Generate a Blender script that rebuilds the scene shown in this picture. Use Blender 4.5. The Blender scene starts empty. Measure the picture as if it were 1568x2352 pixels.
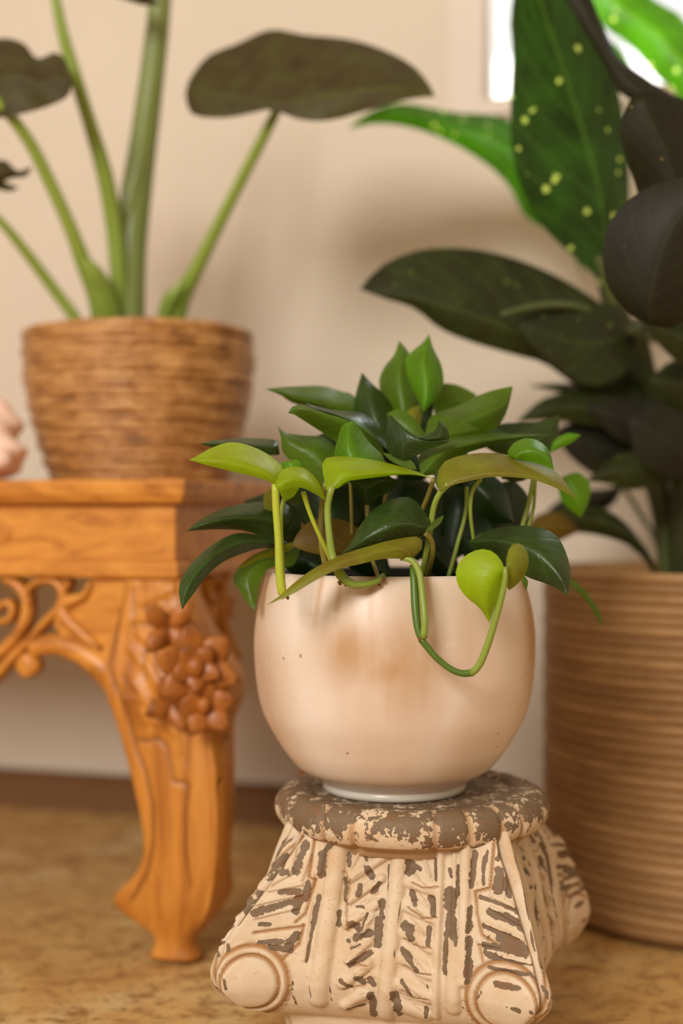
import bpy, math, random
import numpy as np
random.seed(7); rng = np.random.RandomState(7)
C = bpy.context.scene.collection
F = 3100.0; CX = 784.0; CY = 1176.0; H = 0.453      # focal length in px of a 1568x2352 frame, eye height

# ---------------------------------------------------------------- camera, sky, lights, exposure
cam_d = bpy.data.cameras.new('camera'); cam = bpy.data.objects.new('camera', cam_d); C.objects.link(cam)
cam.location = (0, 0, H); cam.rotation_euler = (math.pi/2, 0, 0)
cam_d.sensor_fit = 'VERTICAL'; cam_d.sensor_height = 36.0; cam_d.lens = F/2352*36
cam_d.dof.use_dof = True; cam_d.dof.focus_distance = 1.045; cam_d.dof.aperture_fstop = 2.0
cam_d.clip_start = 0.01
bpy.context.scene.camera = cam
W = bpy.data.worlds.new('sky'); bpy.context.scene.world = W; W.use_nodes = True
W.node_tree.nodes['Background'].inputs[0].default_value = (1.0, 0.985, 0.95, 1)
W.node_tree.nodes['Background'].inputs[1].default_value = 1.15
def area(name, loc, target, size, power, col):
    l = bpy.data.lights.new(name, 'AREA'); l.shape = 'RECTANGLE'; l.size, l.size_y = size; l.energy = power; l.color = col
    o = bpy.data.objects.new(name, l); C.objects.link(o); o.location = loc
    d = np.array(target)-np.array(loc)
    from mathutils import Vector
    o.rotation_euler = Vector(d).to_track_quat('-Z', 'Y').to_euler()
    return o
area('daylight_from_room_window', (-1.15, -1.45, 1.80), (0.1, 1.4, 0.45), (0.95, 0.95), 84, (1.0, 0.95, 0.88))
area('daylight_through_window', (0.95, 2.55, 1.95), (0.45, 1.4, 0.7), (0.8, 0.9), 50, (0.92, 0.97, 1.0))
vs = bpy.context.scene.view_settings
vs.view_transform = 'Standard'; vs.look = 'None'; vs.gamma = 1.0; vs.exposure = 0.0; vs.use_curve_mapping = False

# ---------------------------------------------------------------- helpers
def lin(r, g, b):
    f = lambda c: (c/255/12.92) if c/255 <= .04045 else ((c/255+.055)/1.055)**2.4
    return (f(r), f(g), f(b), 1)
def P(px, py, D): return np.array([(px-CX)/F*D, D, H-(py-CY)/F*D])
ORI = {}
def mk(name, verts, faces, mat, parent=None, smooth=True, uv=None, attrs=None, kind=None, label=None):
    me = bpy.data.meshes.new(name)
    verts = np.asarray(verts, float)
    me.from_pydata(verts.tolist(), [], [tuple(int(i) for i in f) for f in faces])
    if smooth: me.polygons.foreach_set('use_smooth', [True]*len(me.polygons))
    if uv is not None:
        l = me.uv_layers.new(name='UVMap'); idx = np.zeros(len(me.loops), int); me.loops.foreach_get('vertex_index', idx)
        l.data.foreach_set('uv', np.asarray(uv, float)[idx].ravel())
    for k, a in (attrs or {}).items():
        at = me.attributes.new(k, 'FLOAT', 'POINT'); at.data.foreach_set('value', np.asarray(a, float).ravel())
    me.materials.append(mat); me.update()
    o = bpy.data.objects.new(name, me); C.objects.link(o)
    if parent is not None: adopt(o, parent)
    if kind: o['kind'] = kind
    if label: o['label'] = label
    return o
def adopt(o, parent):
    o.parent = parent
    w = ORI.get(parent.name, (0, 0, 0))
    o.location = (-w[0], -w[1], -w[2]) if parent.type == 'EMPTY' else (0, 0, 0)
def thing(name, label, cat, loc):
    o = bpy.data.objects.new(name, None); C.objects.link(o); o.location = loc; o.empty_display_size = .02
    ORI[o.name] = tuple(loc); o['label'] = label; o['category'] = cat
    return o
def crm(pts, n):
    """Catmull-Rom through pts (k,d), n samples by arc length"""
    p = np.asarray(pts, float)
    if len(p) == 2: return p[0]+(p[1]-p[0])*np.linspace(0, 1, n)[:, None]
    e = np.vstack([2*p[0]-p[1], p, 2*p[-1]-p[-2]]); out = []
    for i in range(len(p)-1):
        a, b, c, d = e[i:i+4]
        for t in np.linspace(0, 1, 12, endpoint=False):
            out.append(.5*((2*b)+(-a+c)*t+(2*a-5*b+4*c-d)*t*t+(-a+3*b-3*c+d)*t**3))
    out.append(p[-1]); out = np.array(out)
    s = np.r_[0, np.cumsum(np.linalg.norm(np.diff(out, axis=0), axis=1))]
    q = np.linspace(0, s[-1], n)
    return np.stack([np.interp(q, s, out[:, k]) for k in range(out.shape[1])], 1)
def grid_faces(nr, nc, wrap=False):
    f = []
    for i in range(nr-1):
        for j in range(nc if wrap else nc-1):
            a = i*nc+j; b = i*nc+(j+1) % nc
            f.append((a, b, b+nc, a+nc))
    return f
def tube_v(path, rad, ns=8, flat=1.0):
    path = np.asarray(path, float); n = len(path); rad = np.broadcast_to(rad, (n,))
    t = np.gradient(path, axis=0); t /= np.linalg.norm(t, axis=1)[:, None]+1e-12
    up = np.array([0, 1, 0.01]); vs_ = []
    for i in range(n):
        a = np.cross(t[i], up); a /= np.linalg.norm(a)+1e-9; b = np.cross(a, t[i])
        for k in range(ns):
            th = 2*math.pi*k/ns
            vs_.append(path[i]+rad[i]*(a*math.cos(th)+b*math.sin(th)*flat))
    f = grid_faces(n, ns, True)
    f.append(tuple(range(ns))[::-1]); f.append(tuple(range((n-1)*ns, n*ns)))
    return np.array(vs_), f
def stem(name, pts, mat, parent, n=18, ns=9, label=None):
    """pts: (px,py,D,radius px)"""
    c = crm(pts, n)
    path = np.array([P(a, b, d) for a, b, d, r in c]); rad = c[:, 3]*c[:, 2]/F
    v, f = tube_v(path, rad, ns)
    uv = np.stack([np.tile(np.arange(ns)/ns, n), np.repeat(np.linspace(0, 1, n), ns)], 1)
    return mk(name, v, f, mat, parent, uv=uv, label=label)
def lathe(prof, center, ns=96, closed=False):
    v = []; m = len(prof)
    for r, z in prof:
        for k in range(ns):
            a = 2*math.pi*k/ns; v.append((center[0]+r*math.cos(a), center[1]+r*math.sin(a), center[2]+z))
    return np.array(v), grid_faces(m, ns, True)
def box_v(x0, x1, y0, y1, z0, z1):
    v = [(x, y, z) for z in (z0, z1) for y in (y0, y1) for x in (x0, x1)]
    return v, [(0, 2, 3, 1), (4, 5, 7, 6), (0, 1, 5, 4), (2, 6, 7, 3), (0, 4, 6, 2), (1, 3, 7, 5)]
def join(parts):
    V = []; Fc = []; n = 0
    for v, f in parts:
        v = np.asarray(v, float); V.append(v); Fc += [tuple(i+n for i in q) for q in f]; n += len(v)
    return np.vstack(V), Fc

# ---------------------------------------------------------------- materials
def mat_new(name):
    m = bpy.data.materials.new(name); m.use_nodes = True; nt = m.node_tree; nt.nodes.clear()
    out = nt.nodes.new('ShaderNodeOutputMaterial'); return m, nt, out
def N(nt, t, **kw):
    n = nt.nodes.new('ShaderNode'+t)
    for k, v in kw.items():
        if isinstance(k, str) and k.startswith('i_'):
            key = k[2:]; key = int(key) if key.isdigit() else key.replace('_', ' ')
            n.inputs[key].default_value = v
        else: setattr(n, k, v)
    return n
def mixc(nt, fac, a, b, mode='MIX'):
    n = nt.nodes.new('ShaderNodeMix'); n.data_type = 'RGBA'; n.blend_type = mode
    for s, v in ((n.inputs[0], fac), (n.inputs[6], a), (n.inputs[7], b)):
        if hasattr(v, 'type') and hasattr(v, 'links'): nt.links.new(v, s)
        else: s.default_value = v
    return n.outputs[2]
def mth(nt, op, a, b=0.0, c=0.0, clamp=False):
    n = nt.nodes.new('ShaderNodeMath'); n.operation = op; n.use_clamp = clamp
    for s, v in zip(n.inputs, (a, b, c)):
        if hasattr(v, 'links'): nt.links.new(v, s)
        else: s.default_value = v
    return n.outputs[0]
def ramp(nt, fac, stops):
    n = nt.nodes.new('ShaderNodeValToRGB'); el = n.color_ramp.elements
    while len(el) < len(stops): el.new(.5)
    for e, (p, c) in zip(el, stops): e.position = p; e.color = c
    nt.links.new(fac, n.inputs[0]); return n.outputs[0]
def coords(nt, scale=(1, 1, 1), kind='Object', rot=(0, 0, 0)):
    tc = nt.nodes.new('ShaderNodeTexCoord'); mp = nt.nodes.new('ShaderNodeMapping')
    mp.inputs['Scale'].default_value = scale; mp.inputs['Rotation'].default_value = rot
    nt.links.new(tc.outputs[kind], mp.inputs[0]); return mp.outputs[0]
def noise(nt, vec, scale, detail=4, rough=.6, dist=0):
    n = nt.nodes.new('ShaderNodeTexNoise'); n.inputs['Scale'].default_value = scale; n.inputs['Detail'].default_value = detail
    n.inputs['Roughness'].default_value = rough; n.inputs['Distortion'].default_value = dist
    nt.links.new(vec, n.inputs['Vector']); return n.outputs[0]
def principled(nt, out, col, rough=.5, spec=.5, bump=None, bstr=.2, bdist=.001):
    b = nt.nodes.new('ShaderNodeBsdfPrincipled')
    if hasattr(col, 'links'): nt.links.new(col, b.inputs['Base Color'])
    else: b.inputs['Base Color'].default_value = col
    if hasattr(rough, 'links'): nt.links.new(rough, b.inputs['Roughness'])
    else: b.inputs['Roughness'].default_value = rough
    b.inputs['Specular IOR Level'].default_value = spec
    if bump is not None:
        bn = nt.nodes.new('ShaderNodeBump'); bn.inputs['Strength'].default_value = bstr; bn.inputs['Distance'].default_value = bdist
        nt.links.new(bump, bn.inputs['Height']); nt.links.new(bn.outputs[0], b.inputs['Normal'])
    nt.links.new(b.outputs[0], out.inputs[0]); return b
def wall_mat(name, c1, c2):
    m, nt, out = mat_new(name); v = coords(nt)
    n = noise(nt, v, 3.0, 5, .6); n2 = noise(nt, v, 220, 3)
    col = mixc(nt, n, c1, c2)
    principled(nt, out, col, .85, .2, n2, .25, .001); return m
def leaf_mat(name, col, col2, vein, gloss=.35, trans=.45, spots=None, tcol=None, veinw=.03, spotth=.12):
    m, nt, out = mat_new(name)
    tc = nt.nodes.new('ShaderNodeTexCoord'); sp = nt.nodes.new('ShaderNodeSeparateXYZ'); nt.links.new(tc.outputs['UV'], sp.inputs[0])
    u = mth(nt, 'SUBTRACT', mth(nt, 'MULTIPLY', sp.outputs[0], 2), 1); au = mth(nt, 'ABSOLUTE', u); v = sp.outputs[1]
    ob = coords(nt); n = noise(nt, ob, 28, 5)
    base = mixc(nt, ramp(nt, n, [(.35, (0, 0, 0, 1)), (.65, (1, 1, 1, 1))]), col, tuple(c*f for c, f in zip(col2, (1.05, .80, .9)))+(1,)); nf = noise(nt, ob, 240, 3, .7)
    side = mth(nt, 'SINE', mth(nt, 'ADD', mth(nt, 'MULTIPLY', v, 58), mth(nt, 'MULTIPLY', au, -17)))
    side = mth(nt, 'POWER', mth(nt, 'MAXIMUM', side, 0), 6)
    mid = mth(nt, 'LESS_THAN', au, veinw)
    vm = mth(nt, 'MAXIMUM', mth(nt, 'MULTIPLY', mid, .6), mth(nt, 'MULTIPLY', side, .22))
    c = mixc(nt, vm, base, vein)
    if spots:
        vo = nt.nodes.new('ShaderNodeTexVoronoi'); vo.inputs['Scale'].default_value = 48; nt.links.new(ob, vo.inputs['Vector'])
        s = mth(nt, 'LESS_THAN', mth(nt, 'ADD', vo.outputs['Distance'], mth(nt, 'MULTIPLY', noise(nt, ob, 90, 2), .28)), spotth+.19)
        s = mth(nt, 'MULTIPLY', s, mth(nt, 'GREATER_THAN', noise(nt, ob, 14, 2), .44))
        c = mixc(nt, s, c, spots)
    d = nt.nodes.new('ShaderNodeBsdfPrincipled'); nt.links.new(c, d.inputs['Base Color']); d.inputs['Roughness'].default_value = gloss
    d.inputs['Specular IOR Level'].default_value = .32
    bn = nt.nodes.new('ShaderNodeBump'); bn.inputs['Strength'].default_value = .35; bn.inputs['Distance'].default_value = .0012
    nt.links.new(mth(nt, 'SUBTRACT', mth(nt, 'MULTIPLY', mth(nt, 'ADD', n, mth(nt, 'MULTIPLY', nf, .4)), .7), mth(nt, 'MULTIPLY', vm, 1.2)), bn.inputs['Height']); nt.links.new(bn.outputs[0], d.inputs['Normal'])
    t = nt.nodes.new('ShaderNodeBsdfTranslucent')
    tcm = mixc(nt, 1.0, c, tcol or (1.6, 1.9, .5, 1), 'MULTIPLY'); nt.links.new(tcm, t.inputs[0])
    mx = nt.nodes.new('ShaderNodeMixShader'); mx.inputs[0].default_value = trans
    nt.links.new(d.outputs[0], mx.inputs[1]); nt.links.new(t.outputs[0], mx.inputs[2]); nt.links.new(mx.outputs[0], out.inputs[0])
    return m
def stem_mat(name, c1, c2, sc=1.0, gloss=.4):
    m, nt, out = mat_new(name); v = coords(nt, (1, 1, .25))
    principled(nt, out, mixc(nt, noise(nt, v, 60*sc, 4), c1, c2), gloss, .4); return m
def wood_mat(name, c1, c2, c3, axis_rot=(0, 0, 0), rough=.38, stretch=(3, 30, 30), attr=True):
    m, nt, out = mat_new(name); v = coords(nt, stretch, rot=axis_rot)
    n = noise(nt, v, 1.6, 6, .62, .8); n2 = noise(nt, coords(nt), 9, 3)
    c = ramp(nt, n, [(.32, c3), (.47, c1), (.64, c2)])
    c = mixc(nt, mth(nt, 'MULTIPLY', n2, .25), c, c1)
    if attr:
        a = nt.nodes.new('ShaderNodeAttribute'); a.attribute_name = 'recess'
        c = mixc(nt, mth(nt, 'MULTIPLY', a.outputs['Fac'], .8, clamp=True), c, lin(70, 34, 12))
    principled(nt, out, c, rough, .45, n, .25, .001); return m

M_wall = wall_mat('cream_plaster', lin(218, 208, 193), lin(208, 195, 176))
M_trim = wall_mat('painted_frame', lin(224, 212, 202), lin(218, 204, 192))
M_skirt = wall_mat('brown_stone_skirting', lin(126, 90, 58), lin(104, 74, 46))
# travertine floor
m, nt, out = mat_new('travertine'); v = coords(nt)
n1 = noise(nt, v, 5, 6, .6, 1.2); n2 = noise(nt, coords(nt, (1, 1.6, 1)), 30, 7, .72, .6); n3 = noise(nt, coords(nt, (1, 2.2, 1)), 75, 4, .6)
c = ramp(nt, n1, [(.3, lin(184, 142, 84)), (.5, lin(202, 164, 104)), (.68, lin(214, 188, 136))])
c = mixc(nt, ramp(nt, n2, [(.36, (.9, .9, .9, 1)), (.52, (0, 0, 0, 1))]), c, lin(140, 96, 48))
pit = ramp(nt, n3, [(.34, (1, 1, 1, 1)), (.40, (0, 0, 0, 1))]); c = mixc(nt, pit, c, lin(92, 56, 26))
principled(nt, out, c, .55, .35, n2, .5, .002); M_floor = m
# ceramic pot with water stains
m, nt, out = mat_new('aged_ceramic'); v = coords(nt)
n1 = noise(nt, v, 9, 4, .5, .4); n2 = noise(nt, coords(nt, (1, 1, .22)), 42, 3, .5, .6); n3 = noise(nt, coords(nt, (1, 1, 3), rot=(0, .35, 0)), 26, 6, .7)
c = mixc(nt, ramp(nt, n1, [(.35, (0, 0, 0, 1)), (.65, (1, 1, 1, 1))]), lin(222, 208, 196), lin(212, 191, 171))
a = nt.nodes.new('ShaderNodeAttribute'); a.attribute_name = 'stain'
st = mth(nt, 'MULTIPLY', a.outputs['Fac'], mth(nt, 'ADD', mth(nt, 'MULTIPLY', n2, 1.1), .65), clamp=True)
c = mixc(nt, st, c, lin(174, 134, 92))
c = mixc(nt, ramp(nt, n3, [(.62, (0, 0, 0, 1)), (.74, (.55, .55, .55, 1))]), c, lin(236, 218, 204))
dots = nt.nodes.new('ShaderNodeTexVoronoi'); dots.inputs['Scale'].default_value = 55; nt.links.new(v, dots.inputs['Vector'])
dm = mth(nt, 'MULTIPLY', mth(nt, 'LESS_THAN', dots.outputs['Distance'], .085), mth(nt, 'GREATER_THAN', noise(nt, v, 20, 2), .58))
c = mixc(nt, mth(nt, 'MULTIPLY', dm, .6), c, lin(120, 84, 54))
vo = nt.nodes.new('ShaderNodeTexVoronoi'); vo.feature = 'DISTANCE_TO_EDGE'; vo.inputs['Scale'].default_value = 120
wv = nt.nodes.new('ShaderNodeVectorMath'); wv.operation = 'ADD'; nn = nt.nodes.new('ShaderNodeTexNoise'); nn.inputs['Scale'].default_value = 60
nt.links.new(v, nn.inputs['Vector']); sc_ = nt.nodes.new('ShaderNodeVectorMath'); sc_.operation = 'SCALE'; sc_.inputs['Scale'].default_value = .02
nt.links.new(nn.outputs['Color'], sc_.inputs[0]); nt.links.new(v, wv.inputs[0]); nt.links.new(sc_.outputs[0], wv.inputs[1]); nt.links.new(wv.outputs[0], vo.inputs['Vector'])
cr = mth(nt, 'MULTIPLY', mth(nt, 'LESS_THAN', vo.outputs['Distance'], .030), mth(nt, 'MULTIPLY', mth(nt, 'GREATER_THAN', n1, .5), mth(nt, 'MULTIPLY', st, .22)))
c = mixc(nt, cr, c, lin(130, 92, 58))
principled(nt, out, c, .34, .5, n3, .06, .001); M_pot = m
m, nt, out = mat_new('glazed_foot'); principled(nt, out, lin(196, 190, 178), .25, .5); M_foot = m
m, nt, out = mat_new('dark_soil'); principled(nt, out, mixc(nt, noise(nt, coords(nt), 120, 4), lin(34, 26, 18), lin(60, 44, 30)), .9, .2, noise(nt, coords(nt), 160, 4), 1, .004); M_soil = m
m, nt, out = mat_new('dark_fill'); principled(nt, out, lin(40, 44, 42), .5, .4); M_dark_fill = m  # near-black tone for the ring added to darken the pot's inside
# distressed painted wood
def distressed(name, thr, amp):
    m, nt, out = mat_new(name); v = coords(nt)
    a = nt.nodes.new('ShaderNodeAttribute'); a.attribute_name = 'chip'
    r = nt.nodes.new('ShaderNodeAttribute'); r.attribute_name = 'recess'
    j = noise(nt, v, 260, 3, .6); j2 = noise(nt, v, 60, 4, .6)
    f = mth(nt, 'ADD', a.outputs['Fac'], mth(nt, 'MULTIPLY', mth(nt, 'SUBTRACT', j, .5), amp*1.5))
    f = mth(nt, 'ADD', f, mth(nt, 'MULTIPLY', mth(nt, 'SUBTRACT', j2, .5), amp*2.2))
    mask = ramp(nt, mth(nt, 'SUBTRACT', f, thr-.5), [(.485, (0, 0, 0, 1)), (.515, (1, 1, 1, 1))])
    paint = mixc(nt, j2, lin(216, 200, 178), lin(198, 172, 138))
    paint = mixc(nt, ramp(nt, noise(nt, v, 24, 5, .7, .5), [(.48, (0, 0, 0, 1)), (.68, (.55, .55, .55, 1))]), paint, lin(188, 148, 100))
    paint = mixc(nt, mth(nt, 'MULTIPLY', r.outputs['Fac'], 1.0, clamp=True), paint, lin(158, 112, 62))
    speck = mth(nt, 'LESS_THAN', noise(nt, v, 420, 2), .30); paint = mixc(nt, mth(nt, 'MULTIPLY', speck, .6), paint, lin(120, 86, 52))
    wood = mixc(nt, noise(nt, coords(nt, (1, 1, 6)), 70, 5), lin(100, 82, 62), lin(126, 104, 80))
    wood = mixc(nt, mth(nt, 'MULTIPLY', mth(nt, 'GREATER_THAN', j2, .60), .55), wood, lin(122, 84, 56))
    c = mixc(nt, mask, paint, wood)
    h = mth(nt, 'SUBTRACT', mth(nt, 'MULTIPLY', j, .25), mask)
    principled(nt, out, c, .62, .35, h, .55, .0012); return m
M_body = distressed('distressed_paint', .12, .9)
M_torus = distressed('worn_paint_ring', .5, 1.15)
M_oak = wood_mat('honey_teak', lin(192, 124, 48), lin(212, 146, 62), lin(150, 88, 28))
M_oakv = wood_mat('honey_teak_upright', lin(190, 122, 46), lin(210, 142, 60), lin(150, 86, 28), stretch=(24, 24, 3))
M_metal = None
m, nt, out = mat_new('steel_glide'); principled(nt, out, lin(150, 140, 135), .4, .5); M_glide = m
# woven coils
m, nt, out = mat_new('banana_rope'); v = coords(nt, (1, 1, 2.0), rot=(0, .6, 0)); n = noise(nt, v, 32, 6, .7, .5); n2 = noise(nt, coords(nt), 160, 3)
c = ramp(nt, n, [(.3, lin(112, 72, 34)), (.46, lin(168, 116, 60)), (.68, lin(204, 156, 96))])
principled(nt, out, c, .30, .6, mth(nt, 'ADD', n, mth(nt, 'MULTIPLY', n2, .5)), .9, .004); M_rope = m
m, nt, out = mat_new('reed_rib'); v = coords(nt, (1, 1, 5)); n = noise(nt, v, 5, 6, .7, .4)
c = ramp(nt, n, [(.3, lin(122, 88, 52)), (.5, lin(154, 116, 72)), (.72, lin(180, 142, 96))])
principled(nt, out, c, .5, .35, noise(nt, coords(nt, (1, 1, 4)), 60, 4), .5, .003); M_reed = m
m, nt, out = mat_new('pink_shell'); n = noise(nt, coords(nt), 26, 4)
b = principled(nt, out, mixc(nt, n, lin(240, 196, 176), lin(236, 216, 204)), .35, .5); M_shell = m
m, nt, out = mat_new('window_glass')
tr = nt.nodes.new('ShaderNodeBsdfTransparent'); gl = nt.nodes.new('ShaderNodeBsdfGlossy'); gl.inputs['Roughness'].default_value = .02
fr = nt.nodes.new('ShaderNodeFresnel'); fr.inputs[0].default_value = 1.45
mx = nt.nodes.new('ShaderNodeMixShader'); nt.links.new(fr.outputs[0], mx.inputs[0]); nt.links.new(tr.outputs[0], mx.inputs[1]); nt.links.new(gl.outputs[0], mx.inputs[2]); nt.links.new(mx.outputs[0], out.inputs[0]); M_glass = m

# ---------------------------------------------------------------- the room
ww, wn = np.array([.958, -.287]), np.array([.287, .958]); W0 = np.array([0, 1.93])
def wbox(a0, a1, b0, b1, z0, z1):
    v, f = box_v(a0, a1, b0, b1, z0, z1)
    return [(W0[0]+ww[0]*x+wn[0]*y, W0[1]+ww[1]*x+wn[1]*y, z) for x, y, z in v], f
def struct(name, parts, mat, smooth=False, parent=None):
    v, f = join(parts); return mk(name, v, f, mat, parent, smooth, kind='structure')
WA0, WA1, WZ0, WZ1 = .2054, 1.15, 1.022, 2.15
struct('wall_back', [wbox(-3, WA0-.012, 0, .14, 0, 2.5), wbox(WA1, 1.9, 0, .14, 0, 2.5), wbox(WA0-.012, WA1, 0, .14, 0, WZ0), wbox(WA0-.012, WA1, 0, .14, WZ1, 2.5)], M_wall)
struct('baseboard_back', [wbox(-3, 1.9, -.014, 0, 0, .052), wbox(-3, 1.9, -.009, 0, .052, .058)], M_skirt)
win = struct('window_1', [wbox(WA0-.046, WA0, -.010, .03, WZ0-.022, WZ1+.046), wbox(WA1, WA1+.046, -.010, .03, WZ0-.022, WZ1+.046), wbox(WA0, WA1, -.010, .03, WZ0-.022, WZ0), wbox(WA0, WA1, -.010, .03, WZ1, WZ1+.046)], M_trim)
v, f = join([wbox(WA0-.01, WA0+.004, .02, .05, WZ0, WZ1), wbox(WA1-.004, WA1+.01, .02, .05, WZ0, WZ1), wbox(WA0, WA1, .02, .05, WZ0-.01, WZ0+.004), wbox(WA0, WA1, .02, .05, WZ1-.004, WZ1+.01)])
mk('sash', v, f, M_trim, win, False)
v, f = wbox(WA0-.005, WA1+.005, .034, .038, WZ0-.005, WZ1+.005); mk('pane', v, f, M_glass, win, False)
struct('floor', [box_v(-3.1, 2.2, -2.3, 3.0, -.05, 0)], M_floor)
struct('ceiling', [box_v(-3.1, 2.2, -2.3, 3.0, 2.5, 2.55)], M_wall)
struct('unseen_wall_right', [box_v(1.45, 1.57, -2.2, 1.50, 0, 2.5)], M_wall)  # unseen wall, added to block light reaching the table's right side
struct('unseen_wall_left', [box_v(-3.1, -3.0, -2.2, 2.8, 0, .9), box_v(-3.1, -3.0, -2.2, 2.8, 2.2, 2.5), box_v(-3.1, -3.0, -2.2, -1.5, .9, 2.2), box_v(-3.1, -3.0, 1.6, 2.8, .9, 2.2)], M_wall)  # unseen wall, added to cut low ambient light, open higher up
struct('unseen_wall_front', [box_v(-3.1, 1.57, -2.3, -2.2, 0, .8), box_v(-3.1, 1.57, -2.3, -2.2, 2.3, 2.5), box_v(-3.1, -2.2, -2.3, -2.2, .8, 2.3), box_v(.0, 1.57, -2.3, -2.2, .8, 2.3)], M_wall)  # unseen wall added against low light, right part closed to darken that side

# ---------------------------------------------------------------- relief helper
def seg_d(X, Z, x1, z1, x2, z2):
    dx, dz = x2-x1, z2-z1; L = dx*dx+dz*dz+1e-12
    t = np.clip(((X-x1)*dx+(Z-z1)*dz)/L, 0, 1)
    return np.hypot(X-(x1+t*dx), Z-(z1+t*dz)), t

# ---------------------------------------------------------------- pedestal (carved column capital)
ped = thing('carved_pedestal', 'cream distressed carved wooden capital used as pedestal under the white pot', 'pedestal', (.055, 1.16, 0))
TH = math.radians(-11.5); ex = np.array([math.cos(TH), math.sin(TH)]); ey = np.array([-math.sin(TH), math.cos(TH)]); PC = np.array([.051, 1.162])
def ped_px(px, py, d=.118):
    r = (px-CX)/F; k = (-d+PC@ey)/(r*ey[0]+ey[1]); p = np.array([k*r, k])-PC
    return p@ex, H-(py-CY)/F*k
def c3(x, y): return ped_px(440+x/3.136, 1700+y/3.136)
def c4(x, y): return ped_px(900+x/3.136, 1700+y/3.136)
PXM = 1.05/F/3.136      # crop pixel to metres
chips3 = [(760,820,700,1000,70),(660,760,560,920,25),(880,880,960,800,50),(890,900,890,1010,70),(1090,870,1090,960,40),(1200,880,1210,910,50),(1230,980,1260,1040,60),(600,1010,650,1000,50),(620,900,600,1000,30),
(600,1130,740,1130,40),(800,1080,780,1180,55),(430,1260,720,1200,50),(740,1180,720,1270,60),(480,1340,540,1350,35),(640,1470,480,1460,35),(730,1430,650,1530,60),(560,1500,690,1540,50),(880,1180,850,1350,45),
(850,1350,810,1620,30),(1070,1050,1070,1200,35),(1030,1280,1030,1370,40),(1180,1110,1170,1160,50),(1320,1080,1270,1150,40),(1150,1250,1210,1250,25),(1130,1370,1180,1400,60),(1100,1480,1110,1490,35),(1160,1460,1250,1430,60),
(1240,1290,1200,1400,25),(1340,1220,1340,1320,60),(1320,1340,1320,1510,70),(1120,1540,1200,1500,20),(1120,1640,1270,1570,45),(1060,1750,1130,1800,30),(1180,1740,1220,1770,50),(1270,1750,1290,1790,50),(1100,1980,1220,1950,25),
(1270,1860,1290,1920,70),(1280,1950,1280,2040,60),(1440,1850,1460,1930,50),(1450,1960,1470,2030,50),(1510,1380,1560,1400,60),(1500,1540,1560,1600,40),(840,1780,850,1880,20),(720,1760,710,1820,25),(710,1850,730,1940,20),
(980,1800,985,1920,15),(190,1600,190,1660,40),(270,1680,280,1750,35),(270,1460,280,1490,30),(190,1680,240,1840,12),(1380,960,1380,1150,15),(1490,1070,1440,1640,8),(1520,930,1560,1000,50),(250,1380,330,1260,15),(340,1250,690,740,14)]
chips4 = [(80,930,170,990,50),(100,960,80,1010,50),(280,910,290,1060,30),(110,1150,140,1220,50),(260,1190,280,1300,60),(70,1370,120,1470,60),(250,1400,245,1500,40),(50,1540,170,1680,40),(60,1750,130,1850,30),(20,1850,40,1960,50),
(230,1970,230,2040,40),(390,990,400,1040,40),(450,960,450,1160,35),(400,1150,410,1420,100),(375,1430,370,1700,40),(450,1440,450,1500,25),(570,880,550,1100,45),(660,870,640,960,35),(635,980,640,1090,30),(545,1260,540,1400,55),
(545,1460,545,1700,60),(540,1740,540,1750,40),(800,850,740,920,60),(750,1000,750,1120,80),(780,900,870,950,70),(870,950,1000,1250,50),(840,1020,830,1150,60),(1000,1260,1030,1320,60),(620,1180,900,1260,30),(900,1260,960,1300,60),
(700,1280,900,1330,70),(880,1340,1050,1420,50),(650,1370,800,1420,40),(780,1440,970,1520,100),(660,1500,950,1530,50),(680,1560,780,1580,60),(780,1580,1060,1600,25),(700,1640,1000,1660,35),(1000,1660,1080,1700,30),
(1080,1420,1190,1800,18),(750,1740,920,1750,40),(600,1880,650,1800,15),(870,1900,920,1910,40),(1010,1910,1012,1912,38),(1070,1880,1080,1940,30),(1240,1860,1230,1960,70),(830,1890,832,1892,25),(950,900,1010,1000,60),
(1010,1010,1100,1200,40),(1150,1100,1230,1340,40),(1300,1480,1310,1630,25),(690,1440,680,1460,20),(240,1790,250,1810,20),(500,1950,510,1960,20)]
rid3 = [(1010,800,890,1900,120,4.5),(1460,880,1370,2040,105,4.5),(700,690,200,1400,100,4),(800,880,750,1050,25,2.2),(700,800,660,1020,25,2),(520,1110,760,1080,26,2),(430,1200,750,1150,22,2),(440,1290,740,1240,22,2),(470,1480,690,1475,18,1.5),
(1340,900,1100,1050,60,3.5),(1330,1050,1100,1200,60,3.5),(1290,1230,1090,1370,65,3.5),(1270,1300,1150,1500,50,3),(1250,1480,1110,1620,60,3.5),(1250,1640,1070,1780,75,3.5),(1250,1850,1080,1960,75,3.5),(900,760,870,1000,50,1.5),
(1170,850,1080,1030,22,2),(830,1000,790,1600,34,1.5)]
rid4 = [(320,800,300,2040,52,3.2),(500,800,500,1750,75,4),(440,1500,430,1960,95,4),(420,880,430,1450,30,2.5),(820,950,790,1180,24,2.4),(700,1160,900,1240,30,2),(700,1240,970,1360,22,2.4),(660,1350,1000,1450,20,2.2),(720,1610,1050,1640,20,2.2),
(760,1550,1060,1600,20,2.2),(620,1480,760,1490,30,2),(820,790,1000,1200,60,4),(1000,1200,1250,1800,80,4),(1250,1800,1290,2000,90,4),(100,1070,290,1130,95,3.2),(90,1240,280,1320,95,3.2),(70,1420,260,1520,95,3.2),(70,1600,250,1700,95,3.2),
(40,1780,250,1880,95,3.2),(30,1950,220,2040,90,3.2),(180,860,240,1040,22,2),(90,860,60,1040,26,1.5)]
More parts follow.
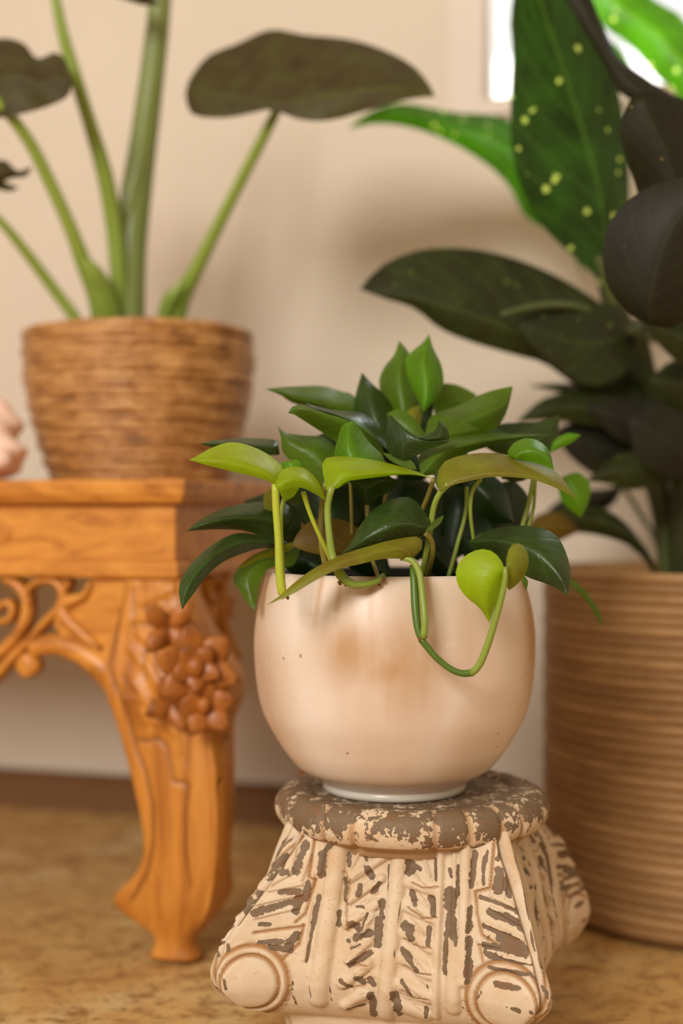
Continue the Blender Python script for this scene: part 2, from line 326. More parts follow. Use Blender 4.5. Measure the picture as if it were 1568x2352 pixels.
gr3 = [(830,740,800,1040,20,-2.2),(800,1040,850,1060,20,-2.2),(850,1060,790,1290,22,-2.4),(790,1290,720,1350,20,-2.2),(780,1370,750,1500,22,-2.4),(750,1500,650,1590,22,-2.4),(440,1400,780,1380,22,-2),(720,1000,540,1090,10,-1.5),
(430,820,100,1400,1,0),(1050,1000,1110,1060,14,-1.5),(1100,1060,1080,1290,14,-2),(1080,1300,1100,1420,14,-2),(1090,1640,1250,1650,14,-1.8),(1070,1820,1230,1800,14,-1.8),(740,760,330,1330,16,-2.5)]
gr4 = [(710,800,690,1120,20,-2.4),(690,1120,580,1150,20,-2.4),(580,1150,600,1300,20,-2.4),(600,1300,640,1440,20,-2.2),(640,1440,760,1490,20,-2.2),(620,1500,650,1640,18,-2.2),(650,1640,700,1690,18,-2.2),(860,900,1100,1450,14,-2.5),
(1100,1450,1270,1960,14,-2.5),(120,1080,200,1120,12,-2.2),(200,1120,310,1110,12,-2.2),(90,1250,200,1330,12,-2.2),(200,1330,300,1320,12,-2.2),(70,1470,180,1530,12,-2.2),(180,1530,270,1530,12,-2),(80,1650,170,1705,12,-2.2),(170,1705,270,1710,12,-2),(60,1820,150,1880,12,-2.2),(150,1880,250,1890,12,-2)]
for k in range(26):   # fine carved strokes on the leaf lobes
    y = 1000+k*38; x = 1140+(k % 3)*40; gr3.append((x, y+40, x+90, y-30, 7, -.9))
    gr4.append((110+(k % 3)*40, y-10, 180+(k % 3)*40, y+70, 7, -.9))
REL = [(*c3(a, b), *c3(c, d), w*PXM, h/1000) for a, b, c, d, w, h in rid3+gr3 if h] + [(*c4(a, b), *c4(c, d), w*PXM, h/1000) for a, b, c, d, w, h in rid4+gr4]
CHI = [(*c3(a, b), *c3(c, d), w*PXM) for a, b, c, d, w in chips3] + [(*c4(a, b), *c4(c, d), w*PXM) for a, b, c, d, w in chips4]
VL = c3(430, 1740); VR = c4(830, 1890)
def ped_relief(X, Z):
    hp = np.zeros_like(X); hn = np.zeros_like(X); ch = -np.ones_like(X)
    for x1, z1, x2, z2, w, h in REL:
        d, t = seg_d(X, Z, x1, z1, x2, z2); q = np.clip(1-(d/(w*.62))**2, 0, 1)
        if h > 0: hp = np.maximum(hp, h*q**.6)
        else: hn = np.minimum(hn, h*q)
    for x1, z1, x2, z2, w in CHI:
        d, t = seg_d(X, Z, x1, z1, x2, z2); ch = np.maximum(ch, np.clip(1-d/(w*.5), -1, 1))
    for vc, r0 in ((VL, 200*PXM), (VR, 215*PXM)):
        d = np.hypot(X-vc[0], Z-vc[1]); ins = d < r0*1.45
        hp = np.where(ins, np.minimum(hp, .001), hp); hn = np.where(ins, 0, hn)
        hp = np.where(ins, .0028+.0022*np.clip(1-(d/r0)**2, 0, 1)**.5, hp)
        hn = np.minimum(hn, -.0022*np.clip(1-((d-r0*1.03)/.0018)**2, 0, 1)); hn = np.minimum(hn, -.0022*np.clip(1-((d-r0*1.36)/.0024)**2, 0, 1))
    rec = np.clip(-hn/.0020, 0, 1)
    return hp*1.3+hn*1.25, ch, rec
zL = np.array([.205, .187, .160, .116, .090, .078, .062, .053, .045, .0]); wl = np.array([.070, .077, .094, .128, .136, .134, .1206, .106, .080, .074]); wr = np.array([.094, .098, .110, .128, .1355, .134, .1206, .106, .080, .074])
dcz = np.array([.086, .090, .094, .103, .109, .109, .103, .096, .088, .088])
zz = np.r_[np.linspace(.200, .048, 150), np.linspace(.045, 0, 6)]; NU = 170
Z1 = zz; wL = np.interp(-Z1, -zL, wl); wR = np.interp(-Z1, -zL, wr); dc = np.interp(-Z1, -zL, dcz)
kern = np.ones(9)/9
def sm(a): return np.convolve(np.r_[[a[0]]*4, a, [a[-1]]*4], kern, 'valid')
wL, wR, dc = sm(wL), sm(wR), sm(dc)
V = []; CH = []; RE = []
u = np.linspace(-1, 1, NU, endpoint=False)
rowsV = []; rowsC = []; rowsR = []
for face in range(4):
    U, ZZ = np.meshgrid(u, Z1); WL = wL[:, None]; WR = wR[:, None]; WM = (WL+WR)/2; DC = dc[:, None]
    if face == 0: A0, A1, B = -WL, WR, WM
    elif face == 1: A0, A1, B = -WM, WM, WR
    elif face == 2: A0, A1, B = -WR, WL, WM
    else: A0, A1, B = -WM, WM, WL
    X = A0+(A1-A0)*(U+1)/2
    Gz = np.interp(-ZZ, [-.205, -.187, -.15, -.05, 0], [.004, .008, .026, .026, 0]); Bb = B+0*U
    if face == 1: Bb = B+Gz*(U+1)/2
    if face == 2: X = (A0-Gz)+(A1-A0+Gz)*(U+1)/2
    Y = -(Bb-(B-DC)*(1-np.abs(U)**2.6))
    h, ch, rec = ped_relief(X, ZZ)
    edge = np.clip((np.abs(U)-.90)/.10, 0, 1); h = h*(1-edge)
    fade = np.clip((ZZ-.046)/.006, 0, 1); h = h*fade
    Y = Y-h; rnd = .012*edge**2; X = X*(1-rnd/WM); Y = Y+rnd
    if face == 0: LX, LY = X, Y
    elif face == 1: LX, LY = -Y, X
    elif face == 2: LX, LY = -X, -Y
    else: LX, LY = Y, -X
    GX = PC[0]+LX*ex[0]+LY*ey[0]; GY = PC[1]+LX*ex[1]+LY*ey[1]
    rowsV.append(np.stack([GX, GY, ZZ], 2)); rowsC.append(ch); rowsR.append(rec)
V = np.concatenate(rowsV, 1); nr, nc, _ = V.shape
fc = grid_faces(nr, nc, True); fc.append(tuple(range(nc))[::-1]); fc.append(tuple(range((nr-1)*nc, nr*nc)))
body = mk('capital_body', V.reshape(-1, 3), fc, M_body, ped, attrs={'chip': np.concatenate(rowsC, 1).ravel(), 'recess': np.concatenate(rowsR, 1).ravel()}, label='square flared body carved with leaves and scrolls')
# ring with beads
TC = np.array([.06, 1.16]); R0 = .1005; RM = .0155; ZT = .2025
gro = []
for px in (655, 735, 805, 1000, 1080, 1160, 1212):
    x = np.clip(((px-CX)/F*1.055-TC[0])/.116, -1, 1); gro.append(-math.acos(x))
gro += [math.radians(a) for a in (12, 38, 64, 90, 116, 142, 168, -168)]
na, nm = 300, 40; A = np.linspace(-math.pi, math.pi, na, endpoint=False)
prof = []
for s in np.linspace(-.62*math.pi, .5*math.pi, nm-6): prof.append((R0+RM*math.cos(s)*1.0, ZT+RM*1.0*math.sin(s), 1))
prof += [(R0-.006, ZT+RM-.0001, 0), (R0-.012, ZT+RM-.0006, 0), (R0-.014, ZT+RM-.0028, 0), (R0-.018, ZT+RM-.0030, 0), (.04, ZT+RM-.0030, 0), (.0005, ZT+RM-.0030, 0)]
V = []; CH = []; RC = []
for i, (r, z, q) in enumerate(prof):
    dd = np.min([np.abs((A-g+math.pi) % (2*math.pi)-math.pi) for g in gro], 0)*R0
    g = np.clip(1-(dd/.0030)**2, 0, 1)*q
    bul = np.clip(dd/.012, 0, 1)**.5*.0010*q
    s = (z-ZT)/RM; out_ = np.clip((r-(R0-.004))/(RM*.8), 0, 1)
    rr = r+(bul-.0026*g)*out_; zz_ = z+(bul*.4-.001*g)*s
    V.append(np.stack([TC[0]+rr*np.cos(A), TC[1]+rr*np.sin(A), np.full(na, 1.0)*zz_], 1))
    ch = .72+.0*A if q == 0 else np.clip(.56+.40*s, -.2, .85)+0*A
    ch = ch-.30*g+.10*np.sin(A*5+1)*q
    if q and s > .86: ch = ch-.12
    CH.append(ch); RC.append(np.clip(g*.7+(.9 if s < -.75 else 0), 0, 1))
V = np.array(V).reshape(-1, 3); fc = grid_faces(len(prof), na, True)
mk('beaded_ring', V, fc, M_torus, ped, attrs={'chip': np.array(CH).ravel(), 'recess': np.array(RC).ravel()}, label='round ring with bead carving, brown wood showing through worn paint')
v, f = lathe([(.0005, .1795), (.097, .1795), (.098, .190), (.094, .1905), (.0005, .1905)], (TC[0], TC[1], 0), 96)
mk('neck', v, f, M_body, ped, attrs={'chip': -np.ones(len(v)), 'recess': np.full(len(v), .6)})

# ---------------------------------------------------------------- round ceramic pot
PB = np.array([.0453, 1.16, .2160])
pot = thing('round_ceramic_pot', 'round off-white ceramic pot with rusty water stains standing on carved pedestal', 'plant pot', PB)
pr = [(.0600, .0060), (.0640, .0090), (.0700, .0130), (.0823, .0200), (.0921, .0310), (.0995, .0420), (.1115, .0640), (.1165, .0820), (.1190, .1000), (.1202, .1200), (.1198, .1360), (.1178, .1520), (.1145, .1670), (.1108, .1800), (.1092, .1850), (.1082, .1868), (.1062, .1868), (.1050, .1840), (.1080, .1640), (.1120, .1400), (.1120, .1000), (.090, .04), (.05, .02), (.0005, .02)]
pr = crm(pr, 90); ns = 160
v, f = lathe(pr, PB, ns)
ang = np.tile(np.linspace(0, 2*math.pi, ns, endpoint=False), len(pr)); zz_ = v[:, 2]-PB[2]
fa = (ang+math.pi/2+math.pi) % (2*math.pi)-math.pi      # 0 = towards the viewer
cells = [(-.22, .165, .26, .10, .55), (-.30, .13, .30, .035, .75), (.06, .125, .28, .06, .7), (.0, .115, .5, .02, .7), (.42, .15, .18, .05, .5), (1.25, .15, .2, .06, .9), (-1.2, .10, .3, .07, .45), (.55, .06, .3, .05, .25)]
st = np.zeros(len(v))
for a0, z0, sa, sz, k in cells: st = np.maximum(st, k*np.exp(-((fa-a0)/sa)**2-((zz_-z0)/sz)**2))
for a0, w in ((-.42, .03), (-.2, .05), (.12, .03), (.2, .02), (-.6, .025)):
    st = np.maximum(st, .8*np.exp(-((fa-a0)/w)**2)*np.clip((zz_-.13)/.03, 0, 1))
mk('pot_body', v, f, M_pot, pot, attrs={'stain': st})
v, f = lathe([(.0560, .0005), (.0605, 0), (.0615, .003), (.0606, .0075), (.0550, .0075)], PB, 120); mk('foot_ring', v, f, M_foot, pot, label='pale grey glazed foot ring')

# ---------------------------------------------------------------- leaves
def leaf(name, base, tip, A, B, Db, Dt, mat, parent, bulge=-.012, eA=0.0, eB=0.0, mf=.5, mid=None, n=18, m=4, wav=0.0, label=None):
    """blade between two outlines (px) with real depth: Db..Dt along, bulge at the midrib, eA/eB at the margins"""
    ca = crm([base]+A+[tip], n); cb = crm([base]+B+[tip], n)
    cm = ca*(1-mf)+cb*mf if mid is None else crm([base]+mid+[tip], n)
    V = []; UV = []
    for i in range(n):
        t = i/(n-1); s = math.sin(math.pi*min(1, t*1.05))**.7 if 0 < t < 1 else 0
        D = Db+(Dt-Db)*t
        for j in range(-m, m+1):
            q = j/m; e, c = (ca[i], eA) if q < 0 else (cb[i], eB); a = abs(q)
            p = cm[i]*(1-a)+e*a
            d = D+s*(bulge*(1-a**1.5)+c*a**1.3)+wav*s*math.sin(t*17+q*2)*a
            V.append(P(p[0], p[1], d)); UV.append((.5+.5*q, t))
    f = grid_faces(n, 2*m+1)
    return mk(name, V, f, mat, parent, uv=UV, label=label)

LIME = leaf_mat('pothos_lime', lin(150, 178, 22), lin(136, 168, 16), lin(140, 170, 40), .42, .45)
BRIGHT = leaf_mat('pothos_bright', lin(96, 146, 22), lin(84, 132, 18), lin(120, 160, 44), .40, .45)
MID = leaf_mat('pothos_mid', lin(86, 118, 26), lin(72, 104, 22), lin(100, 134, 46), .38, .4)
DARK = leaf_mat('pothos_dark', lin(54, 78, 30), lin(44, 64, 26), lin(70, 94, 42), .30, .3)
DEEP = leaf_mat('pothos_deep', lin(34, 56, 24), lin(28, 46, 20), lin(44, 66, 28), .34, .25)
OLIVE = leaf_mat('pothos_olive', lin(126, 132, 34), lin(112, 116, 30), lin(140, 142, 54), .45, .4)
BROWN = leaf_mat('pothos_brown_olive', lin(118, 98, 32), lin(100, 84, 28), lin(128, 108, 44), .5, .4)
PST = stem_mat('pothos_petiole', lin(136, 152, 62), lin(112, 134, 48)); PSTL = stem_mat('pothos_petiole_lime', lin(166, 176, 44), lin(148, 160, 52)); PVINE = stem_mat('pothos_vine', lin(84, 110, 30), lin(60, 92, 26)); PSTD = stem_mat('pothos_petiole_ochre', lin(134, 124, 48), lin(108, 96, 40)); NODE = stem_mat('node_brown', lin(96, 62, 30), lin(120, 84, 40))

poth = thing('pothos_plant', 'leafy trailing pothos with heart-shaped green leaves growing in round white pot', 'plant', (PB[0], PB[1], .36))
v, f = lathe([(.0005, .152), (.05, .154), (.104, .150), (.104, .138)], PB, 64); mk('soil', v, f, M_soil, poth)
def pl(*a, **k): return leaf('leaf', *a[:6], a[6], poth, **k)
v, f = lathe([(.1035, .120), (.1030, .1855), (.1005, .1855), (.1000, .150)], PB, 80); mk('dark_inner_ring', v, f, M_dark_fill, poth, label='dark ring added to darken the inside of the pot')  # ring added so the gap inside the rim stays dark
# back and upper leaves
pl((928,1010),(916,782),[(905,975),(882,924),(870,880),(882,843),(905,815)],[(958,965),(968,915),(962,862),(940,812)],1.19,1.22,MID,bulge=-.014,eA=.012,eB=.012)
pl((972,948),(985,767),[(957,912),(938,872),(930,828),(948,805),(970,787)],[(1003,912),(1018,880),(1013,838),(995,800)],1.17,1.20,BRIGHT,bulge=-.012,eA=.014,eB=.006)
pl((960,1005),(990,905),[(945,975),(952,930)],[(985,985),(994,945)],1.20,1.21,DEEP,bulge=.0)
pl((880,1040),(831,855),[(838,1000),(813,955),(817,905)],[(905,1000),(905,945),(882,906),(853,880)],1.17,1.20,DARK,bulge=-.012,eA=.01,eB=.012)
pl((832,952),(609,893),[(812,908),(783,899),(744,887),(690,887),(650,889)],[(800,958),(765,955),(706,936),(668,924),(645,908)],1.22,1.17,MID,bulge=-.008,eA=.02,eB=.004,mf=.7)
pl((884,1045),(661,949),[(862,990),(824,958),(790,947),(756,948),(706,931),(675,931)],[(820,1046),(771,1015),(733,989),(691,962),(668,948)],1.12,1.10,MID,bulge=-.010,eA=.028,eB=.008,mid=[(862,1010),(815,975),(760,955),(706,938),(676,938)])
pl((905,1045),(700,926),[(880,985),(835,950),(800,945),(756,940)],[(862,1012),(815,972),(765,950),(725,938)],1.12,1.11,DARK,bulge=.004,eA=.03,eB=-.012,mf=.7)
pl((1000,960),(1093,906),[(990,915),(1005,884),(1040,882),(1070,893)],[(1030,975),(1070,960),(1090,930)],1.24,1.24,MID,bulge=-.004)
pl((972,1012),(1177,887),[(985,962),(1012,945),(1055,930),(1092,911),(1120,900),(1150,892)],[(1030,1020),(1085,1008),(1133,989),(1158,958),(1172,915)],1.14,1.17,MID,bulge=-.010,eA=.022,eB=.006,mid=[(1030,985),(1080,962),(1120,945),(1158,930)],label='broad pointed leaf at the upper right')
pl((1090,1012),(1286,952),[(1120,985),(1160,972),(1233,970),(1262,960)],[(1150,1045),(1230,1050),(1270,1035),(1281,990)],1.19,1.22,DARK,bulge=-.006,eA=.012,eB=0)
pl((1262,1040),(1334,999),[(1272,1012),(1300,996),(1318,996)],[(1285,1030),(1310,1018)],1.19,1.19,BRIGHT,bulge=-.004)
pl((1290,1095),(1333,1188),[(1282,1120),(1290,1150),(1310,1172)],[(1325,1085),(1350,1104),(1356,1130),(1347,1162)],1.27,1.26,BRIGHT,bulge=-.008)
pl((985,1010),(888,950),[(950,960),(915,940)],[(940,1015),(900,990)],1.15,1.16,MID,bulge=-.006)
pl((960,1020),(1100,985),[(1000,985),(1060,970)],[(1010,1025),(1070,1010)],1.13,1.14,MID,bulge=-.006)
pl((930,1000),(965,930),[(925,965),(940,940)],[(960,985),(968,955)],1.165,1.18,OLIVE,bulge=-.006)
pl((1175,1010),(1090,1004),[(1150,990),(1115,990)],[(1150,1024),(1115,1020)],1.16,1.16,DARK,bulge=0)
# top curl leaf
pl((925,1056),(1034,1014),[(890,1036),(888,990),(894,946),(905,968),(930,992),(960,1003),(1000,997)],[(950,1050),(985,1032),(1012,1022)],1.085,1.075,DARK,bulge=-.004,eA=.012,eB=.0,mid=[(925,1025),(940,1012),(985,1012)])
pl((975,1002),(1008,965),[(958,1006),(985,996),(1000,985)],[(1000,1012),(1030,1010),(1027,985)],1.075,1.08,DARK,bulge=-.006)
# mid layer
pl((965,1092),(1268,1000),[(962,1045),(990,1014),(1034,1004),(1118,995),(1175,997),(1225,997)],[(1000,1090),(1020,1070),(1064,1044),(1118,1027),(1194,1010)],1.08,1.15,MID,bulge=-.012,eA=.024,eB=.004,mf=.55,wav=.001)
pl((1190,1056),(1272,1080),[(1165,1045),(1178,1019),(1210,1006),(1242,1016),(1262,1038)],[(1215,1060),(1245,1068)],1.07,1.06,BRIGHT,bulge=-.004,eA=.02,eB=0)
pl((1009,1128),(1325,1147),[(1002,1100),(1018,1062),(1064,1045),(1118,1040),(1175,1046),(1233,1062),(1275,1083),(1302,1112)],[(1041,1114),(1087,1103),(1137,1095),(1214,1100),(1263,1115),(1300,1132)],1.055,1.05,OLIVE,bulge=-.004,eA=.030,eB=-.004,mf=.85,label='long arched yellow-green leaf over the right of the pot')
pl((1008,1125),(1001,1078),[(1000,1110),(998,1095)],[(1014,1108),(1011,1090)],1.06,1.07,DARK,bulge=0)
pl((957,1078),(878,1040),[(945,1058),(915,1046)],[(935,1075),(900,1060)],1.08,1.10,MID,bulge=0)
pl((845,1085),(813,967),[(785,1075),(768,1046),(776,1005),(788,975)],[(880,1070),(878,1046),(852,1020),(829,990)],1.075,1.09,BRIGHT,bulge=-.012,eA=.01,eB=.014,mf=.35,label='upright folded bright green leaf at the centre')
pl((750,1126),(996,1101),[(741,1085),(741,1058),(760,1049),(800,1049),(850,1055),(900,1066),(955,1082)],[(775,1122),(795,1106),(820,1102),(859,1097),(917,1091),(960,1092)],1.035,1.06,LIME,bulge=-.006,eA=.026,eB=-.002,mf=.8)
pl((640,1118),(434,1056),[(652,1085),(640,1062),(599,1034),(553,1018),(520,1017),(480,1031),(455,1046)],[(618,1106),(584,1095),(534,1083),(480,1070)],1.03,1.02,LIME,bulge=-.008,eA=.03,eB=-.004,mf=.72,label='lime leaf pointing left, nearest the table')
pl((634,1120),(747,1150),[(630,1098),(645,1081),(668,1072),(700,1076),(726,1100),(740,1125)],[(645,1127),(665,1121),(691,1120),(722,1134)],1.02,1.035,LIME,bulge=-.010,eA=.022,eB=-.004,mf=.6)
pl((660,1082),(646,1060),[(652,1078),(646,1068)],[(690,1076),(684,1056),(662,1058)],1.05,1.055,BRIGHT,bulge=-.004)
pl((655,1150),(690,1112),[(645,1138),(648,1120)],[(672,1142),(685,1125)],1.045,1.045,LIME,bulge=0)
pl((697,1130),(668,1162),[(672,1120),(655,1135)],[(700,1145),(690,1158)],1.055,1.06,DARK,bulge=-.004)
pl((841,1162),(922,1106),[(828,1135),(800,1100),(850,1085),(880,1090)],[(850,1158),(865,1145),(897,1128)],1.09,1.09,DARK,bulge=.008,eA=-.004,mid=[(842,1130),(870,1105)])
pl((630,1025),(457,1019),[(640,1012),(572,1006),(500,1010)],[(640,1045),(560,1040),(500,1030)],1.13,1.08,DARK,bulge=-.004,eA=.02)
pl((800,1110),(637,979),[(780,1040),(745,1005),(700,1000),(655,994),(645,985)],[(740,1130),(690,1080),(650,1040),(645,1005)],1.12,1.13,MID,bulge=-.008,eA=.012)
# left side
pl((672,1200),(429,1220),[(660,1158),(610,1152),(572,1155),(515,1166),(457,1195)],[(650,1240),(600,1230),(553,1218),(496,1216),(455,1218)],1.13,1.09,DARK,bulge=-.010,eA=.02,eB=.004)
pl((662,1248),(418,1401),[(630,1232),(591,1228),(545,1224),(496,1245),(457,1276),(423,1316),(410,1355)],[(635,1258),(591,1261),(553,1273),(515,1289),(477,1320),(446,1362),(428,1385)],1.11,1.05,DARK,bulge=-.006,eA=.012,eB=.006)
pl((690,1258),(586,1402),[(640,1262),(584,1274),(553,1300),(534,1330),(550,1355),(565,1384)],[(672,1300),(630,1300),(607,1316),(594,1352)],1.14,1.10,MID,bulge=-.006,eA=.004)
pl((700,1240),(540,1310),[(640,1252),(590,1270),(560,1290)],[(650,1272),(600,1284),(565,1300)],1.135,1.11,OLIVE,bulge=-.002)
pl((745,1278),(720,1192),[(690,1262),(672,1248),(695,1210)],[(800,1270),(828,1222),(790,1196),(750,1190)],1.10,1.11,BROWN,bulge=-.006,label='brownish olive leaf low behind the stems')
pl((612,1185),(625,1120),[(606,1165),(606,1135)],[(632,1185),(640,1150)],1.12,1.12,OLIVE,bulge=0)
# green leaf in front of the centre and the long olive leaf below it
pl((990,1215),(778,1276),[(985,1190),(966,1165),(948,1145),(915,1142),(880,1155),(850,1177),(822,1213),(803,1248)],[(965,1232),(925,1240),(880,1252),(840,1262),(805,1270)],1.055,1.05,DARK,bulge=-.012,eA=.022,eB=.0,mf=.62,label='dark green dusty leaf in front of the centre')
pl((975,1222),(1020,1184),[(985,1208),(1005,1190)],[(990,1218),(1010,1203)],1.05,1.045,MID,bulge=0)
pl((944,1286),(611,1390),[(968,1262),(969,1240),(955,1232),(900,1240),(845,1255),(790,1272),(725,1303),(676,1338),(645,1366)],[(925,1284),(878,1284),(821,1297),(775,1308),(725,1333),(676,1362),(648,1375)],1.03,1.005,OLIVE,bulge=-.004,eA=.016,eB=-.006,mf=.55,n=26,label='long curved olive leaf crossing the pot rim')
# right side
pl((1075,1245),(1303,1370),[(1100,1225),(1145,1212),(1194,1207),(1240,1212),(1277,1230),(1299,1268),(1310,1316)],[(1090,1262),(1120,1268),(1160,1290),(1190,1312),(1214,1327),(1252,1340),(1285,1355)],1.09,1.03,DARK,bulge=-.012,eA=.016,eB=.006,label='large dark green leaf drooping over the right rim')
pl((1158,1306),(1123,1431),[(1148,1283),(1125,1264),(1095,1263),(1064,1280),(1047,1308),(1051,1343),(1072,1373),(1102,1398)],[(1160,1325),(1154,1352),(1148,1378),(1133,1404)],1.00,1.005,LIME,bulge=-.006,eA=.008,eB=.012,mf=.68,label='hanging heart-shaped leaf in front of the pot')
pl((1162,1310),(1168,1356),[(1162,1282),(1172,1255),(1192,1248),(1208,1263),(1214,1292),(1202,1324),(1183,1346)],[(1164,1325),(1163,1345)],1.005,1.015,OLIVE,bulge=-.004,eA=.014,mf=.6)
pl((1200,1318),(1208,1358),[(1198,1335)],[(1212,1335)],1.06,1.05,MID,bulge=0)
pl((1296,1322),(1384,1444),[(1320,1335),(1350,1365),(1376,1405)],[(1315,1350),(1345,1378),(1366,1412)],1.24,1.22,MID,bulge=-.002)
# extra interior leaves, the shade inside the plant put into their dark green
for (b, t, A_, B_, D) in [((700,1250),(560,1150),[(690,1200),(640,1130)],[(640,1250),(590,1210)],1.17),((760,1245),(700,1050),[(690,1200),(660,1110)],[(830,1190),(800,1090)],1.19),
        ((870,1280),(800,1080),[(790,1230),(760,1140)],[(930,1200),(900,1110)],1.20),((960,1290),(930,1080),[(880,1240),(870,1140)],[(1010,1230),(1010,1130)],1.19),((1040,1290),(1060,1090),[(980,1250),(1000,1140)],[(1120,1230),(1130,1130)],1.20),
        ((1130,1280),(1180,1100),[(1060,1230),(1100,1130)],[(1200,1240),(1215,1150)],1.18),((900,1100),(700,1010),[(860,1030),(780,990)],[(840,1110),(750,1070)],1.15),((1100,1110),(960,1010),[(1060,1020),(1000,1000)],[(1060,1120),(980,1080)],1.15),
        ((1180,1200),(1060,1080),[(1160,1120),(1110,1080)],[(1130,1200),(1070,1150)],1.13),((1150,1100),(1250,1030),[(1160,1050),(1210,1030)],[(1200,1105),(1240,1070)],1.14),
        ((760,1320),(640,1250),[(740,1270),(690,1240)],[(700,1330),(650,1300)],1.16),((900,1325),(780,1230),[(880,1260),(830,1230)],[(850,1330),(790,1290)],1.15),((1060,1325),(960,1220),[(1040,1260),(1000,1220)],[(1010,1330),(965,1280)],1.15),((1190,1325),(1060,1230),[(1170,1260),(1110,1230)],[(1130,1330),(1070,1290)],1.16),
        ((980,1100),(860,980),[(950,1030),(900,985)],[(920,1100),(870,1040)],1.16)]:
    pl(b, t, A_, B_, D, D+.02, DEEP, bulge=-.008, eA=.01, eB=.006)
# stems
def ps(pts, mat=PST): return stem('stem', pts, mat, poth)
ps([(632,1112,1.03,9),(634,1170,1.03,9),(639,1240,1.03,9),(642,1310,1.03,10.5),(648,1362,1.03,11),(656,1372,1.03,9)], PSTL)
ps([(655,1140,1.05,6),(649,1160,1.05,6),(645,1200,1.05,5),(650,1330,1.06,5)])
ps([(696,1130,1.04,6.5),(712,1180,1.045,5.5),(738,1240,1.05,5.5),(762,1290,1.06,6)], PSTL)
ps([(762,1118,1.035,8),(752,1165,1.04,8),(756,1230,1.04,8.5),(765,1285,1.04,10),(785,1325,1.035,12),(812,1343,1.035,9),(848,1341,1.04,8),(876,1330,1.045,7),(880,1322,1.05,7)])
ps([(748,1108,1.06,7),(738,1175,1.065,7),(737,1245,1.065,6.5),(748,1300,1.07,8)], PSTD)
ps([(804,1100,1.10,4),(806,1150,1.10,4),(808,1230,1.10,4)], PSTD)
ps([(842,1160,1.09,5),(844,1190,1.09,5),(848,1260,1.08,4.5),(866,1318,1.05,5),(872,1332,1.045,6)], PSTD)
ps([(1030,1112,1.055,7),(1008,1135,1.06,7),(995,1168,1.065,7),(988,1215,1.07,7),(975,1290,1.08,7),(970,1330,1.09,7)], PST)
ps([(996,1100,1.07,5.5),(982,1140,1.08,5.5),(966,1185,1.09,5),(960,1260,1.10,5)], PSTD)
ps([(975,1222,1.055,8),(992,1245,1.06,6),(992,1280,1.07,6),(978,1328,1.09,6)], PSTD)
ps([(1072,1118,1.10,4.5),(1068,1180,1.10,4.5),(1050,1250,1.10,5),(1028,1330,1.10,5)])
ps([(1104,1100,1.07,5),(1084,1130,1.075,5),(1080,1180,1.08,4.5),(1088,1245,1.09,4.5)])
ps([(1224,1100,1.12,5),(1214,1155,1.12,5.5),(1198,1215,1.12,6),(1180,1300,1.12,6)]); ps([(1229,1100,1.12,4),(1225,1165,1.12,4),(1212,1215,1.12,5),(1195,1300,1.12,5)])
ps([(888,1120,1.13,4.5),(882,1160,1.13,4.5),(876,1240,1.13,4.5)], PSTD)
ps([(920,1282,1.03,6),(944,1287,1.028,7),(962,1315,1.026,8),(970,1370,1.022,8),(975,1425,1.018,8.5),(972,1466,1.018,9)], PST)
ps([(946,1300,1.035,6),(950,1330,1.03,9),(954,1400,1.024,10),(960,1450,1.02,8),(968,1472,1.018,6)], PVINE)
ps([(966,1468,1.018,8),(980,1485,1.018,8),(1003,1512,1.017,7.5),(1035,1537,1.016,7.5),(1062,1547,1.015,8),(1084,1545,1.015,8.5)], PVINE)
ps([(1080,1547,1.015,9),(1100,1528,1.013,8.5),(1120,1480,1.01,8.5),(1138,1420,1.006,8),(1153,1365,1.002,7.5),(1160,1325,1.0,6.5),(1158,1302,1.0,6)], PST)
for x, y, d in ((660,1371,1.03),(780,1338,1.034),(793,1341,1.034),(870,1340,1.045),(880,1330,1.045),(964,1468,1.016)):
    stem('node', [(x-3,y-3,d,3.5),(x,y+1,d,4),(x+2,y+6,d,2.5)], NODE, poth, 6, 6)

# ---------------------------------------------------------------- ribbed planter with dieffenbachia
PL = np.array([.43, 1.56, 0]); PR = .198; PH = .389; nrib = 34
planter = thing('ribbed_planter', 'large brown ribbed cylindrical planter at right edge behind the pedestal', 'planter', PL)
v, f = lathe([(.0005, .004), (PR-.008, .004), (PR-.008, PH-.006), (PR-.012, PH-.002), (PR-.022, PH-.002), (PR-.024, PH-.03), (PR-.024, .3), (.0005, .3)], PL, 96)
mk('planter_shell', v, f, M_reed, planter)
pitch = (PH-.008)/nrib; me = None
tor = []; ns = 96
for k in range(8):
    a = 2*math.pi*k/8
    for i in range(ns):
        b = 2*math.pi*i/ns; r = PR-.006+(.0034)*math.cos(a); tor.append((r*math.cos(b), r*math.sin(b), pitch*.56*math.sin(a)))
tf = grid_faces(8, ns, True)+[(7*ns+i, 7*ns+(i+1) % ns, (i+1) % ns, i) for i in range(ns)]
o0 = mk('rib', tor, tf, M_reed); me = o0.data; bpy.data.objects.remove(o0)
for k in range(nrib):
    o = bpy.data.objects.new('rib', me); C.objects.link(o); o.parent = planter; o.location = (0, 0, .008+pitch*(k+.5)); o.rotation_euler = (0, 0, k*1.3)
    s = 1+.004*math.sin(k*2.3); o.scale = (s, s, 1)
v, f = lathe([(.0005, .305), (PR-.03, .302)], PL, 64)

